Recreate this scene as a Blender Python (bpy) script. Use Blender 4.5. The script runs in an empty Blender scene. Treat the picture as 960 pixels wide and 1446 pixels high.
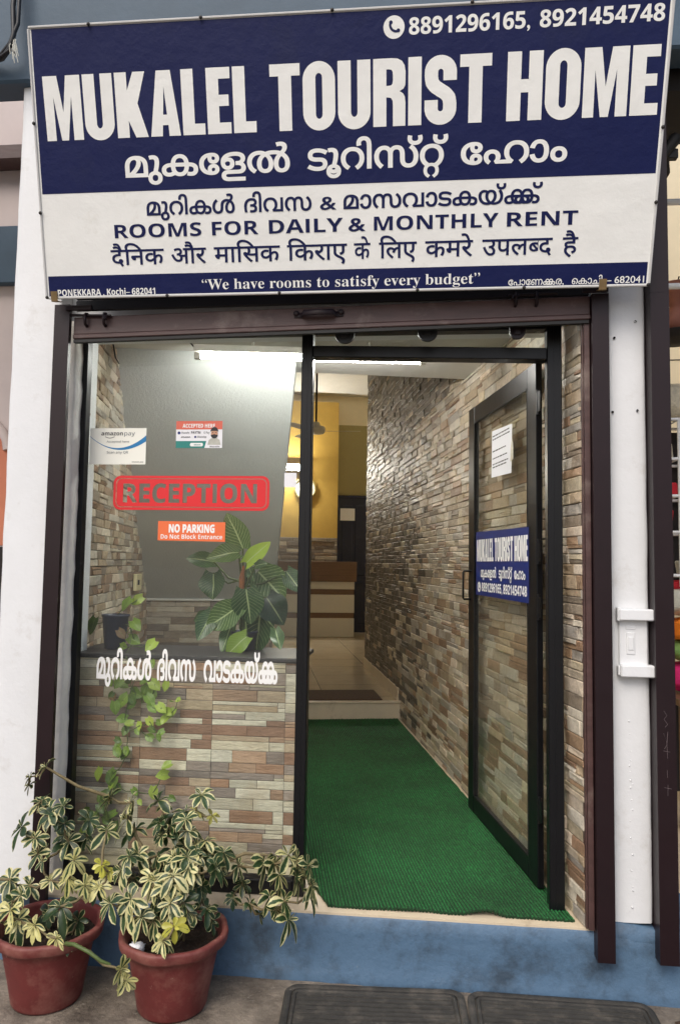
import bpy, math, random
from mathutils import Vector, Matrix, geometry, noise

# ------------------------------------------------------------------ camera, world, sun, exposure
sc = bpy.context.scene
COL = sc.collection
EXPOSURE = 0.68
SKY_STRENGTH = 0.10
SUN_STRENGTH = 0.9
TUBE_STRENGTH = 92.0
cam = bpy.data.cameras.new('camera')
cam_o = bpy.data.objects.new('camera', cam)
COL.objects.link(cam_o)
sc.camera = cam_o
cam.sensor_fit = 'VERTICAL'
cam.sensor_height = 36.0
cam.lens = 36.0 * 1044.0 / 1446.0
cam.clip_start = 0.02
cam.clip_end = 2000
yaw, pitch, roll = (math.radians(a) for a in (5.7, 4.0, 0.85))
fw = Vector((-math.sin(yaw) * math.cos(pitch), math.cos(yaw) * math.cos(pitch), math.sin(pitch)))
rt0 = Vector((math.cos(yaw), math.sin(yaw), 0))
up0 = rt0.cross(fw)
rt = rt0 * math.cos(roll) + up0 * math.sin(roll)
up = -rt0 * math.sin(roll) + up0 * math.cos(roll)
M = Matrix((rt, up, -fw)).transposed().to_4x4()
M.translation = Vector((0, -2.74, 1.49))
cam_o.matrix_world = M

world = bpy.data.worlds.new('World')
sc.world = world
world.use_nodes = True
wn = world.node_tree
bg = wn.nodes.get('Background') or wn.nodes.new('ShaderNodeBackground')
sky = wn.nodes.new('ShaderNodeTexSky')
sky.sky_type = 'NISHITA'
sky.sun_disc = False
sky.sun_elevation = math.radians(48)
sky.sun_rotation = math.radians(200)
sky.air_density = 1.0
sky.dust_density = 4.0
sky.ozone_density = 1.0
wn.links.new(sky.outputs[0], bg.inputs[0])
bg.inputs[1].default_value = SKY_STRENGTH
sun = bpy.data.lights.new('sun', 'SUN')
sun.energy = SUN_STRENGTH
sun.angle = math.radians(35)
sun.color = (1.0, 0.97, 0.92)
sun_o = bpy.data.objects.new('sun', sun)
COL.objects.link(sun_o)
el, az = math.radians(48), math.radians(200)
# light comes from the street side, a little from the left
sd = Vector((math.sin(az) * math.cos(el), math.cos(az) * math.cos(el), math.sin(el)))
sun_o.rotation_euler = sd.to_track_quat('Z', 'Y').to_euler()
sun_o.location = (-3, -8, 9)
vs = sc.view_settings
vs.view_transform = 'Standard'
vs.look = 'None'
vs.exposure = EXPOSURE
vs.gamma = 1
vs.use_curve_mapping = False
sc.cycles.use_denoising = True
sc.cycles.max_bounces = 10
sc.cycles.transparent_max_bounces = 24
sc.cycles.sample_clamp_indirect = 6.0

# ------------------------------------------------------------------ helpers
CU, SU = 0.97897, 0.204          # the house runs back at a slant: its own axes u (across) and v (inwards)
def W(u, v, z):
    return Vector((CU * u - SU * v, SU * u + CU * v, z))
UAX = Vector((CU, SU, 0)); VAX = Vector((-SU, CU, 0)); ZAX = Vector((0, 0, 1)); XAX = Vector((1, 0, 0)); YAX = Vector((0, 1, 0))

def lin(r, g, b):
    def f(c):
        c /= 255.0
        return c / 12.92 if c <= 0.04045 else ((c + 0.055) / 1.055) ** 2.4
    return (f(r), f(g), f(b), 1.0)

class MB:
    """collects faces for ONE mesh object"""
    def __init__(self):
        self.v = []; self.f = []; self.c = []; self.uv = []; self.sm = []
    def face(self, pts, col=None, uv=None, smooth=False):
        n = len(self.v)
        self.v.extend(Vector(p) for p in pts)
        self.f.append(tuple(range(n, n + len(pts))))
        self.c.append(col); self.uv.append(uv); self.sm.append(smooth)
    def grid(self, rows, col=None, uvs=None, smooth=True, close=False):
        n = len(self.v); k = len(rows[0])
        for r in rows: self.v.extend(Vector(p) for p in r)
        for i in range(len(rows) - 1):
            for j in range(k if close else k - 1):
                a = i * k + j; b = i * k + (j + 1) % k
                self.f.append((n + a, n + b, n + b + k, n + a + k))
                self.c.append(col(i, j) if callable(col) else col)
                self.uv.append([uvs[i][j], uvs[i][(j + 1) % k], uvs[i + 1][(j + 1) % k], uvs[i + 1][j]] if uvs else None)
                self.sm.append(smooth)
    def poly(self, verts, tris, col=None):
        n = len(self.v)
        self.v.extend(Vector(p) for p in verts)
        for t in tris:
            self.f.append(tuple(n + i for i in t)); self.c.append(col); self.uv.append(None); self.sm.append(False)
    def box(self, o, ax, ay, az, col=None, bev=0.0):
        """box from corner o spanned by three vectors, with chamfered long edges when bev > 0"""
        o = Vector(o); ax = Vector(ax); ay = Vector(ay); az = Vector(az)
        if bev <= 0:
            P = lambda i, j, k: o + ax * i + ay * j + az * k
            for q in (((0,0,0),(0,1,0),(1,1,0),(1,0,0)), ((0,0,1),(1,0,1),(1,1,1),(0,1,1)), ((0,0,0),(1,0,0),(1,0,1),(0,0,1)),
                      ((0,1,0),(0,1,1),(1,1,1),(1,1,0)), ((0,0,0),(0,0,1),(0,1,1),(0,1,0)), ((1,0,0),(1,1,0),(1,1,1),(1,0,1))):
                self.face([P(*t) for t in q], col)
            return
        L = [ax.length, ay.length, az.length]
        t = [min(bev / max(l, 1e-6), 0.45) for l in L]
        def P(i, j, k, s):   # corner i,j,k in {0,1}; s = axis along which the vertex lies on the outer face
            c = []
            for a, b in enumerate((i, j, k)):
                c.append(b if a == s else (t[a] if b == 0 else 1 - t[a]))
            return o + ax * c[0] + ay * c[1] + az * c[2]
        def quad(pts):
            self.face(pts, col)
        for s in range(3):
            for b in (0, 1):
                oth = [a for a in range(3) if a != s]
                pts = []
                for (p, q) in ((0, 0), (1, 0), (1, 1), (0, 1)):
                    c = [0, 0, 0]; c[s] = b; c[oth[0]] = p; c[oth[1]] = q
                    pts.append(P(*c, s))
                quad(pts)
        for s in range(3):               # edges along axis s
            a, b2 = [x for x in range(3) if x != s]
            for p in (0, 1):
                for q in (0, 1):
                    c0 = [0, 0, 0]; c0[a] = p; c0[b2] = q
                    c1 = list(c0); c1[s] = 1
                    quad([P(*c0, a), P(*c1, a), P(*c1, b2), P(*c0, b2)])
        for i in (0, 1):
            for j in (0, 1):
                for k in (0, 1):
                    self.face([P(i, j, k, 0), P(i, j, k, 1), P(i, j, k, 2)], col)
    def wbox(self, x0, x1, y0, y1, z0, z1, col=None, bev=0.0):
        self.box((x0, y0, z0), (x1 - x0, 0, 0), (0, y1 - y0, 0), (0, 0, z1 - z0), col, bev)
    def ubox(self, u0, u1, v0, v1, z0, z1, col=None, bev=0.0):
        self.box(W(u0, v0, z0), UAX * (u1 - u0), VAX * (v1 - v0), ZAX * (z1 - z0), col, bev)
    def tube(self, pts, r, n=8, col=None, cap=True):
        pts = [Vector(p) for p in pts]
        rr = r if isinstance(r, (list, tuple)) else [r] * len(pts)
        rows = []; prev = None
        for i, p in enumerate(pts):
            d = (pts[min(i + 1, len(pts) - 1)] - pts[max(i - 1, 0)])
            d = d.normalized() if d.length > 1e-9 else Vector((0, 0, 1))
            if prev is None:
                a = d.cross(Vector((0, 0, 1)))
                if a.length < 1e-3: a = d.cross(Vector((1, 0, 0)))
                a.normalize()
            else:
                a = prev - d * prev.dot(d)
                a.normalize()
            prev = a; b = d.cross(a)
            rows.append([p + (a * math.cos(2 * math.pi * k / n) + b * math.sin(2 * math.pi * k / n)) * rr[i] for k in range(n)])
        self.grid(rows, col, close=True)
        if cap:
            self.face(rows[0], col); self.face(rows[-1], col)
    def lathe(self, c, prof, n=32, col=None, ax=Vector((1,0,0)), ay=Vector((0,1,0)), az=Vector((0,0,1)), mod=None):
        c = Vector(c); rows = []
        for (r, z) in prof:
            rows.append([c + (ax * math.cos(2*math.pi*k/n) + ay * math.sin(2*math.pi*k/n)) * (r * (mod(2*math.pi*k/n, z) if mod else 1)) + az * z for k in range(n)])
        self.grid(rows, col, close=True)
    def build(self, name, mat, parent=None, bevel=0.0, solid=0.0, merge=False):
        me = bpy.data.meshes.new(name)
        me.from_pydata([tuple(p) for p in self.v], [], self.f)
        for p, s in zip(me.polygons, self.sm): p.use_smooth = s
        if any(c is not None for c in self.c):
            at = me.color_attributes.new('tint', 'FLOAT_COLOR', 'CORNER')
            for p, c in zip(me.polygons, self.c):
                for li in p.loop_indices: at.data[li].color = c if c is not None else (1, 1, 1, 1)
        if any(u is not None for u in self.uv):
            ul = me.uv_layers.new(name='UVMap')
            for p, u in zip(me.polygons, self.uv):
                if u is not None:
                    for li, q in zip(p.loop_indices, u): ul.data[li].uv = q
        me.materials.append(mat)
        o = bpy.data.objects.new(name, me)
        COL.objects.link(o)
        if merge:
            import bmesh
            b = bmesh.new(); b.from_mesh(me)
            bmesh.ops.remove_doubles(b, verts=b.verts, dist=1e-5)
            bmesh.ops.recalc_face_normals(b, faces=b.faces)
            b.to_mesh(me); b.free()
        if parent is not None:
            o.parent = parent
            if parent.type == 'EMPTY': o.location = -Vector(parent.location)
        return o

def tag(o, label, cat, group=None, kind=None):
    o['label'] = label; o['category'] = cat
    if group: o['group'] = group
    if kind: o['kind'] = kind
    return o
def thing(name, label, cat, loc=(0, 0, 0), group=None):
    o = bpy.data.objects.new(name, None); o.empty_display_size = 0.05
    COL.objects.link(o); o.location = loc
    return tag(o, label, cat, group)
def struct(name, mb, mat, parent=None, **k):
    o = mb.build(name, mat, parent, **k)
    if parent is None: o['kind'] = 'structure'
    return o
def plabel(o, label):
    o['label'] = label; return o

# ------------------------------------------------------------------ materials
def new_mat(name):
    m = bpy.data.materials.new(name); m.use_nodes = True
    nt = m.node_tree
    return m, nt, nt.nodes['Principled BSDF'], nt.nodes['Material Output']
def N(nt, typ, **k):
    n = nt.nodes.new(typ)
    for a, b in k.items():
        if a in n.inputs: n.inputs[a].default_value = b
        else: setattr(n, a, b)
    return n
def noise_tex(nt, scale, detail=4, rough=0.6, coord='Object', stretch=None):
    tc = nt.nodes.new('ShaderNodeTexCoord'); t = nt.nodes.new('ShaderNodeTexNoise')
    t.inputs['Scale'].default_value = scale; t.inputs['Detail'].default_value = detail; t.inputs['Roughness'].default_value = rough
    if stretch:
        mp = nt.nodes.new('ShaderNodeMapping'); mp.inputs['Scale'].default_value = stretch
        nt.links.new(tc.outputs[coord], mp.inputs[0]); nt.links.new(mp.outputs[0], t.inputs['Vector'])
    else:
        nt.links.new(tc.outputs[coord], t.inputs['Vector'])
    return t
def ramp(nt, src, p0, p1, c0=(0,0,0,1), c1=(1,1,1,1)):
    r = nt.nodes.new('ShaderNodeValToRGB')
    r.color_ramp.elements[0].position = p0; r.color_ramp.elements[1].position = p1
    r.color_ramp.elements[0].color = c0; r.color_ramp.elements[1].color = c1
    nt.links.new(src, r.inputs[0]); return r
def mixc(nt, fac, a, b, mode='MIX'):
    m = nt.nodes.new('ShaderNodeMix'); m.data_type = 'RGBA'; m.blend_type = mode
    for i, x in ((0, fac), (6, a), (7, b)):
        if hasattr(x, 'default_value') or hasattr(x, 'is_linked'): nt.links.new(x, m.inputs[i])
        else: m.inputs[i].default_value = x
    return m.outputs[2]
def pbr(name, col, rough=0.5, metal=0.0, var=0.12, vs_=6.0, bump=0.0, bs=60.0, bd=0.004, dirt=None, ds=3.0, dth=(0.55, 0.75), spec=0.5, tint=False, stretch=None, rvar=0.0, dirt2=None, d2=(40, 0.7, 0.8)):
    m, nt, p, out = new_mat(name)
    p.inputs['Roughness'].default_value = rough; p.inputs['Metallic'].default_value = metal
    p.inputs['Specular IOR Level'].default_value = spec
    c = None
    if tint:
        a = nt.nodes.new('ShaderNodeVertexColor'); a.layer_name = 'tint'; c = a.outputs[0]
    else:
        c = col
    if var > 0:
        n = noise_tex(nt, vs_, 5, 0.65, stretch=stretch)
        r = ramp(nt, n.outputs[0], 0.3, 0.7, (1 - var,) * 3 + (1,), (1 + var,) * 3 + (1,))
        c = mixc(nt, 1.0, c, r.outputs[0], 'MULTIPLY')
    if dirt:
        n2 = noise_tex(nt, ds, 8, 0.7)
        r2 = ramp(nt, n2.outputs[0], dth[0], dth[1])
        c = mixc(nt, r2.outputs[0], c, dirt)
    if dirt2:
        n5 = noise_tex(nt, d2[0], 6, 0.75)
        r5 = ramp(nt, n5.outputs[0], d2[1], d2[2])
        c = mixc(nt, r5.outputs[0], c, dirt2)
    if hasattr(c, 'is_linked'): nt.links.new(c, p.inputs['Base Color'])
    else: p.inputs['Base Color'].default_value = c
    if rvar > 0:
        n4 = noise_tex(nt, 9, 5, 0.6)
        mr = N(nt, 'ShaderNodeMapRange'); mr.inputs[3].default_value = max(rough - rvar, 0.02); mr.inputs[4].default_value = min(rough + rvar, 1)
        nt.links.new(n4.outputs[0], mr.inputs[0]); nt.links.new(mr.outputs[0], p.inputs['Roughness'])
    if bump > 0:
        n3 = noise_tex(nt, bs, 6, 0.65, stretch=stretch)
        b = nt.nodes.new('ShaderNodeBump'); b.inputs['Strength'].default_value = bump; b.inputs['Distance'].default_value = bd
        nt.links.new(n3.outputs[0], b.inputs['Height']); nt.links.new(b.outputs[0], p.inputs['Normal'])
    return m
def emit(name, col, strength):
    m, nt, p, out = new_mat(name)
    p.inputs['Base Color'].default_value = (0.9, 0.9, 0.9, 1)
    p.inputs['Emission Color'].default_value = col; p.inputs['Emission Strength'].default_value = strength
    return m
def glass_mat(name, tint=(0.93, 0.96, 0.95, 1), ior=1.3, rough=0.01, haze=0.0):
    m, nt, p, out = new_mat(name)
    nt.nodes.remove(p)
    tr = N(nt, 'ShaderNodeBsdfTransparent'); tr.inputs[0].default_value = tint
    gl = N(nt, 'ShaderNodeBsdfGlossy'); gl.inputs['Roughness'].default_value = rough
    fr = N(nt, 'ShaderNodeFresnel'); fr.inputs[0].default_value = ior
    mx = N(nt, 'ShaderNodeMixShader')
    geo = N(nt, 'ShaderNodeNewGeometry'); im = N(nt, 'ShaderNodeMapRange'); im.inputs[3].default_value = ior; im.inputs[4].default_value = 1.0 / ior
    nt.links.new(geo.outputs['Backfacing'], im.inputs[0]); nt.links.new(im.outputs[0], fr.inputs[0])   # same reflectance from both sides of the pane
    nt.links.new(fr.outputs[0], mx.inputs[0]); nt.links.new(tr.outputs[0], mx.inputs[1]); nt.links.new(gl.outputs[0], mx.inputs[2])
    last = mx.outputs[0]
    if haze > 0:     # thin film of dust on the pane
        df = N(nt, 'ShaderNodeBsdfDiffuse'); df.inputs[0].default_value = (0.6, 0.6, 0.58, 1)
        n = noise_tex(nt, 2.5, 6, 0.6); r = ramp(nt, n.outputs[0], 0.35, 0.75, (haze * 0.4,) * 3 + (1,), (haze,) * 3 + (1,))
        m2 = N(nt, 'ShaderNodeMixShader')
        nt.links.new(r.outputs[0], m2.inputs[0]); nt.links.new(last, m2.inputs[1]); nt.links.new(df.outputs[0], m2.inputs[2]); last = m2.outputs[0]
    nt.links.new(last, out.inputs[0])
    return m

MAT = {}
MAT['white_paint'] = pbr('white_paint', lin(224, 226, 228), 0.55, var=0.035, vs_=3, bump=0.35, bs=22, bd=0.006, dirt=lin(190, 186, 180), ds=5, dth=(0.56, 0.85), dirt2=lin(176, 170, 160), d2=(24, 0.68, 0.82))
MAT['reveal'] = pbr('white_plaster_reveal', lin(215, 212, 205), 0.7, var=0.08, vs_=14, bump=0.6, bs=30, bd=0.01)
MAT['blue_paint'] = pbr('blue_paint', lin(84, 112, 139), 0.5, var=0.10, vs_=5, bump=0.6, bs=14, bd=0.010, dirt=lin(58, 74, 90), ds=5, dth=(0.46, 0.66), dirt2=lin(122, 134, 144), d2=(30, 0.65, 0.74))
MAT['beam_blue'] = pbr('beam_blue', lin(60, 82, 100), 0.6, var=0.1, vs_=5, bump=0.3, bs=20, bd=0.006)
MAT['maroon'] = pbr('maroon_enamel', lin(30, 15, 20), 0.42, var=0.12, vs_=7, bump=0.12, bs=12, bd=0.004, spec=0.35, dirt=lin(50, 34, 35), ds=7, dth=(0.66, 0.82), rvar=0.1)
MAT['maroon_dull'] = pbr('maroon_dull', lin(78, 56, 54), 0.45, var=0.2, vs_=9, bump=0.25, bs=16, bd=0.005, dirt=lin(128, 112, 104), ds=4, dth=(0.55, 0.75), stretch=(1, 1, 3))
MAT['shutter'] = pbr('shutter_steel', lin(22, 20, 26), 0.5, var=0.15)
MAT['alu_black'] = pbr('black_aluminium', lin(12, 13, 17), 0.38, var=0.12, vs_=5, rvar=0.08, bump=0.05, bs=6, spec=0.35)
MAT['rubber'] = pbr('black_rubber', lin(28, 28, 29), 0.6)
MAT['steel'] = pbr('bare_steel', lin(150, 150, 150), 0.35, metal=0.9)
MAT['sign_blue'] = pbr('sign_blue', lin(11, 23, 76), 0.5, var=0.08, vs_=3, bump=0.25, bs=4, bd=0.03, spec=0.25, dirt=lin(20, 28, 66), ds=3, dth=(0.5, 0.8))
MAT['sign_white'] = pbr('sign_white', lin(242, 243, 240), 0.42, var=0.03, vs_=8, dirt=lin(216, 214, 206), ds=7, dth=(0.6, 0.85), bump=0.2, bs=4, bd=0.03, dirt2=lin(160, 154, 140), d2=(60, 0.77, 0.83))
MAT['sign_edge'] = pbr('sign_edge', lin(205, 205, 203), 0.4, var=0.06)
MAT['bolt'] = pbr('bolt', lin(50, 46, 44), 0.5, metal=0.3)
MAT['tape'] = pbr('brown_tape', lin(120, 98, 62), 0.5, var=0.2, vs_=40)
MAT['cream_tile'] = pbr('cream_tile', lin(214, 198, 172), 0.3, var=0.06, vs_=6, dirt=lin(165, 145, 118), ds=8, dth=(0.55, 0.8))
MAT['granite'] = pbr('granite_ledge', lin(60, 57, 58), 0.5, var=0.35, vs_=90)
MAT['ceiling'] = pbr('ceiling_paint', lin(214, 212, 205), 0.7, var=0.04, bump=0.2, bs=12, bd=0.01)
MAT['soffit'] = pbr('grey_soffit_paint', lin(174, 176, 173), 0.42, var=0.06, vs_=3, bump=0.5, bs=70, bd=0.006)
MAT['yellow'] = pbr('yellow_paint', lin(196, 160, 78), 0.5, var=0.06, bump=0.1, bs=20)
MAT['olive'] = pbr('olive_paint', lin(156, 144, 96), 0.6, var=0.04)
MAT['cream_wall'] = pbr('cream_paint', lin(226, 213, 182), 0.65, var=0.04)
MAT['pink_wall'] = pbr('pinkish_plaster', lin(205, 192, 188), 0.7, var=0.04)
MAT['orange_wall'] = pbr('orange_plaster', lin(196, 120, 90), 0.65, var=0.06)
MAT['dark_navy'] = pbr('navy_door_paint', lin(26, 34, 62), 0.2, var=0.08)
MAT['wood'] = pbr('brown_laminate', lin(112, 84, 62), 0.4, var=0.2, vs_=5, stretch=(0.6, 0.6, 14))
MAT['laminate'] = pbr('white_laminate', lin(214, 210, 200), 0.3, var=0.02)
MAT['concrete'] = pbr('concrete', lin(136, 126, 113), 0.8, var=0.30, vs_=7, bump=1.0, bs=26, bd=0.012, dirt=lin(80, 71, 62), ds=4.5, dth=(0.42, 0.62), dirt2=lin(168, 158, 144), d2=(18, 0.58, 0.74))
MAT['pot'] = pbr('maroon_pot', lin(104, 42, 40), 0.6, var=0.14, vs_=10, bump=0.2, bs=25, dirt=lin(136, 88, 78), ds=7, dth=(0.46, 0.68), dirt2=lin(172, 146, 130), d2=(45, 0.65, 0.72))
MAT['soil'] = pbr('soil', lin(52, 38, 28), 0.95, var=0.5, vs_=60, bump=1.0, bs=70, bd=0.02)
MAT['stem'] = pbr('woody_stem', lin(112, 100, 70), 0.7, var=0.25, vs_=60, bump=0.3, bs=120)
MAT['green_stem'] = pbr('green_stem', lin(76, 92, 44), 0.5, var=0.2, vs_=40)
MAT['mat_rubber'] = pbr('mat_rubber', lin(54, 52, 48), 0.75, var=0.25, vs_=30, bump=0.7, bs=180, bd=0.003, dirt=lin(92, 86, 78), ds=14, dth=(0.5, 0.72))
MAT['doormat'] = pbr('brown_coir', lin(82, 62, 46), 0.95, var=0.4, vs_=120, bump=0.8, bs=200, bd=0.004)
MAT['red'] = pbr('red_vinyl', lin(216, 32, 40), 0.35, var=0.03)
MAT['orange'] = pbr('orange_vinyl', lin(232, 112, 62), 0.4, var=0.03)
MAT['white_vinyl'] = pbr('white_vinyl', lin(240, 240, 238), 0.4, var=0.0)
MAT['cream_vinyl'] = pbr('cream_vinyl', lin(240, 240, 230), 0.4, var=0.01)
MAT['ink'] = pbr('black_ink', lin(34, 36, 40), 0.5, var=0.0)
MAT['grey_ink'] = pbr('grey_ink', lin(120, 124, 128), 0.5, var=0.0)
MAT['teal'] = pbr('teal_ink', lin(26, 128, 120), 0.4, var=0.0)
MAT['sky_blue'] = pbr('blue_ink', lin(20, 120, 178), 0.4, var=0.0)
MAT['coral'] = pbr('coral_ink', lin(216, 104, 84), 0.4, var=0.0)
MAT['royal'] = pbr('royal_blue_vinyl', lin(20, 40, 108), 0.4, var=0.03)
MAT['skin'] = pbr('skin_ink', lin(196, 148, 120), 0.5, var=0.0)
MAT['paper'] = pbr('paper', lin(236, 236, 240), 0.6, var=0.02)
MAT['pot_dark'] = pbr('navy_pot', lin(36, 44, 66), 0.35, var=0.15, vs_=18)
MAT['orange_brown'] = pbr('dry_sheath', lin(150, 92, 48), 0.7, var=0.3, vs_=50)
MAT['terracotta'] = pbr('terracotta', lin(150, 96, 80), 0.7, var=0.15, vs_=12)
MAT['cable'] = pbr('black_cable', lin(30, 32, 36), 0.5)
MAT['cloth_orange'] = pbr('orange_cloth', lin(236, 130, 30), 0.8, var=0.15, vs_=20)
MAT['cloth_red'] = pbr('red_cloth', lin(196, 32, 48), 0.8, var=0.15, vs_=20)
MAT['cloth_magenta'] = pbr('magenta_cloth', lin(206, 34, 112), 0.8, var=0.15, vs_=20)
MAT['cloth_green'] = pbr('green_cloth', lin(120, 160, 90), 0.8, var=0.15, vs_=20)
MAT['cloth_grey'] = pbr('grey_cloth', lin(190, 190, 180), 0.8, var=0.15, vs_=20)
MAT['plastic_wrap'] = pbr('plastic_wrap', lin(205, 198, 178), 0.3, var=0.2, vs_=40, bump=0.8, bs=30, bd=0.02)
MAT['dark'] = pbr('dark_interior', lin(34, 30, 30), 0.8, var=0.1)
MAT['switch'] = pbr('cream_switch', lin(236, 224, 176), 0.4, var=0.02)
MAT['glass'] = glass_mat('window_glass', (0.95, 0.97, 0.96, 1), 1.33, 0.0, haze=0.035)
MAT['door_glass'] = glass_mat('door_glass', (0.975, 0.985, 0.965, 1), 1.33, 0.0, haze=0.03)
MAT['tube'] = emit('tube_light', (1.0, 0.98, 0.94, 1), TUBE_STRENGTH)
MAT['tube2'] = emit('wall_tube_light', (1.0, 0.95, 0.84, 1), 270)

def stone_mat(name, rough=0.55, bump=0.9, bs=70, stretch=None, spec=0.5):
    m, nt, p, out = new_mat(name)
    a = nt.nodes.new('ShaderNodeVertexColor'); a.layer_name = 'tint'
    n = noise_tex(nt, 34, 10, 0.78, stretch=stretch)
    r = ramp(nt, n.outputs[0], 0.28, 0.72, (0.66, 0.65, 0.64, 1), (1.25, 1.25, 1.25, 1))
    c = mixc(nt, 1.0, a.outputs[0], r.outputs[0], 'MULTIPLY')
    n2 = noise_tex(nt, 9, 6, 0.65)
    r2 = ramp(nt, n2.outputs[0], 0.5, 0.8)
    c = mixc(nt, r2.outputs[0], c, mixc(nt, 1.0, a.outputs[0], (0.76, 0.66, 0.56, 1), 'MULTIPLY'))
    nt.links.new(c, p.inputs['Base Color'])
    p.inputs['Roughness'].default_value = rough; p.inputs['Specular IOR Level'].default_value = spec
    n3 = noise_tex(nt, bs, 8, 0.7, stretch=stretch)
    b = nt.nodes.new('ShaderNodeBump'); b.inputs['Strength'].default_value = bump; b.inputs['Distance'].default_value = 0.006
    nt.links.new(n3.outputs[0], b.inputs['Height']); nt.links.new(b.outputs[0], p.inputs['Normal'])
    return m
MAT['stone'] = stone_mat('split_stone', 0.40, 1.0, 60)
MAT['tile_stone'] = stone_mat('ledge_stone_tile', 0.5, 1.0, 70, stretch=(0.45, 0.45, 1.6))

def leaf_mat(name, edge_style, rough=0.35):
    """UV.x runs across the blade, UV.y along it; tint.r = how much cream, tint.g = brightness, tint.b = yellowness"""
    m, nt, p, out = new_mat(name)
    uv = nt.nodes.new('ShaderNodeUVMap'); uv.uv_map = 'UVMap'
    sp = nt.nodes.new('ShaderNodeSeparateXYZ'); nt.links.new(uv.outputs[0], sp.inputs[0])
    def math_(op, a, b=None, c=None):
        n = nt.nodes.new('ShaderNodeMath'); n.operation = op
        for i, x in enumerate((a, b, c)):
            if x is None: continue
            if hasattr(x, 'is_linked'): nt.links.new(x, n.inputs[i])
            else: n.inputs[i].default_value = x
        return n.outputs[0]
    at = nt.nodes.new('ShaderNodeVertexColor'); at.layer_name = 'tint'
    sc_ = nt.nodes.new('ShaderNodeSeparateColor'); nt.links.new(at.outputs[0], sc_.inputs[0])
    dist = math_('ABSOLUTE', math_('MULTIPLY_ADD', sp.outputs[0], 2.0, -1.0))
    nz = noise_tex(nt, 55, 5, 0.6)
    if edge_style == 'variegated':
        tip = math_('MULTIPLY', sp.outputs[1], 0.12)
        val = math_('ADD', math_('ADD', dist, tip), math_('MULTIPLY_ADD', nz.outputs[0], 0.9, -0.45))
        thr = math_('SUBTRACT', 1.05, sc_.outputs[0])
        mr = N(nt, 'ShaderNodeMapRange'); mr.inputs[1].default_value = -0.06; mr.inputs[2].default_value = 0.08
        nt.links.new(math_('SUBTRACT', val, thr), mr.inputs[0])
        green = mixc(nt, nz.outputs[0], lin(28, 52, 30), lin(66, 92, 52))
        cream = mixc(nt, sc_.outputs[2], lin(206, 200, 150), lin(190, 186, 74))
        c = mixc(nt, mr.outputs[0], green, cream)
    elif edge_style == 'veined':
        w = math_('SUBTRACT', math_('MULTIPLY', sp.outputs[1], 10.0), math_('MULTIPLY', dist, 3.2))
        fr = math_('ABSOLUTE', math_('SUBTRACT', math_('FRACT', math_('ADD', w, math_('MULTIPLY', nz.outputs[0], 0.5))), 0.5))
        vein = N(nt, 'ShaderNodeMapRange'); vein.inputs[1].default_value = 0.09; vein.inputs[2].default_value = 0.02
        nt.links.new(fr, vein.inputs[0])
        mid = N(nt, 'ShaderNodeMapRange'); mid.inputs[1].default_value = 0.07; mid.inputs[2].default_value = 0.02
        nt.links.new(dist, mid.inputs[0])
        vv = math_('MAXIMUM', math_('MULTIPLY', math_('MULTIPLY', vein.outputs[0], sc_.outputs[0]), math_('MULTIPLY_ADD', nz.outputs[0], 1.6, -0.1)), math_('MULTIPLY', mid.outputs[0], 0.9))
        green = mixc(nt, nz.outputs[0], lin(22, 48, 34), lin(46, 84, 52))
        green = mixc(nt, sc_.outputs[2], green, lin(150, 178, 62))
        c = mixc(nt, vv, green, lin(176, 190, 136))
    else:
        mid = N(nt, 'ShaderNodeMapRange'); mid.inputs[1].default_value = 0.08; mid.inputs[2].default_value = 0.02
        nt.links.new(dist, mid.inputs[0])
        green = mixc(nt, nz.outputs[0], lin(66, 104, 34), lin(122, 158, 56))
        green = mixc(nt, sc_.outputs[2], green, lin(172, 190, 76))
        green = mixc(nt, sc_.outputs[0], green, lin(150, 112, 80))
        c = mixc(nt, math_('MULTIPLY', mid.outputs[0], 0.4), green, lin(190, 204, 120))
    br = nt.nodes.new('ShaderNodeCombineColor')
    for i in range(3): nt.links.new(sc_.outputs[1], br.inputs[i])
    c = mixc(nt, 1.0, c, br.outputs[0], 'MULTIPLY')
    nt.links.new(c, p.inputs['Base Color'])
    p.inputs['Roughness'].default_value = rough
    tl = N(nt, 'ShaderNodeBsdfTranslucent'); nt.links.new(c, tl.inputs[0])
    mx = N(nt, 'ShaderNodeMixShader'); mx.inputs[0].default_value = 0.18
    nt.links.new(p.outputs[0], mx.inputs[1]); nt.links.new(tl.outputs[0], mx.inputs[2]); nt.links.new(mx.outputs[0], out.inputs[0])
    return m
MAT['leaf_var'] = leaf_mat('variegated_leaf', 'variegated', 0.38)
MAT['leaf_vein'] = leaf_mat('veined_leaf', 'veined', 0.28)
MAT['leaf_pothos'] = leaf_mat('pothos_leaf', 'plain', 0.35)

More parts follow.
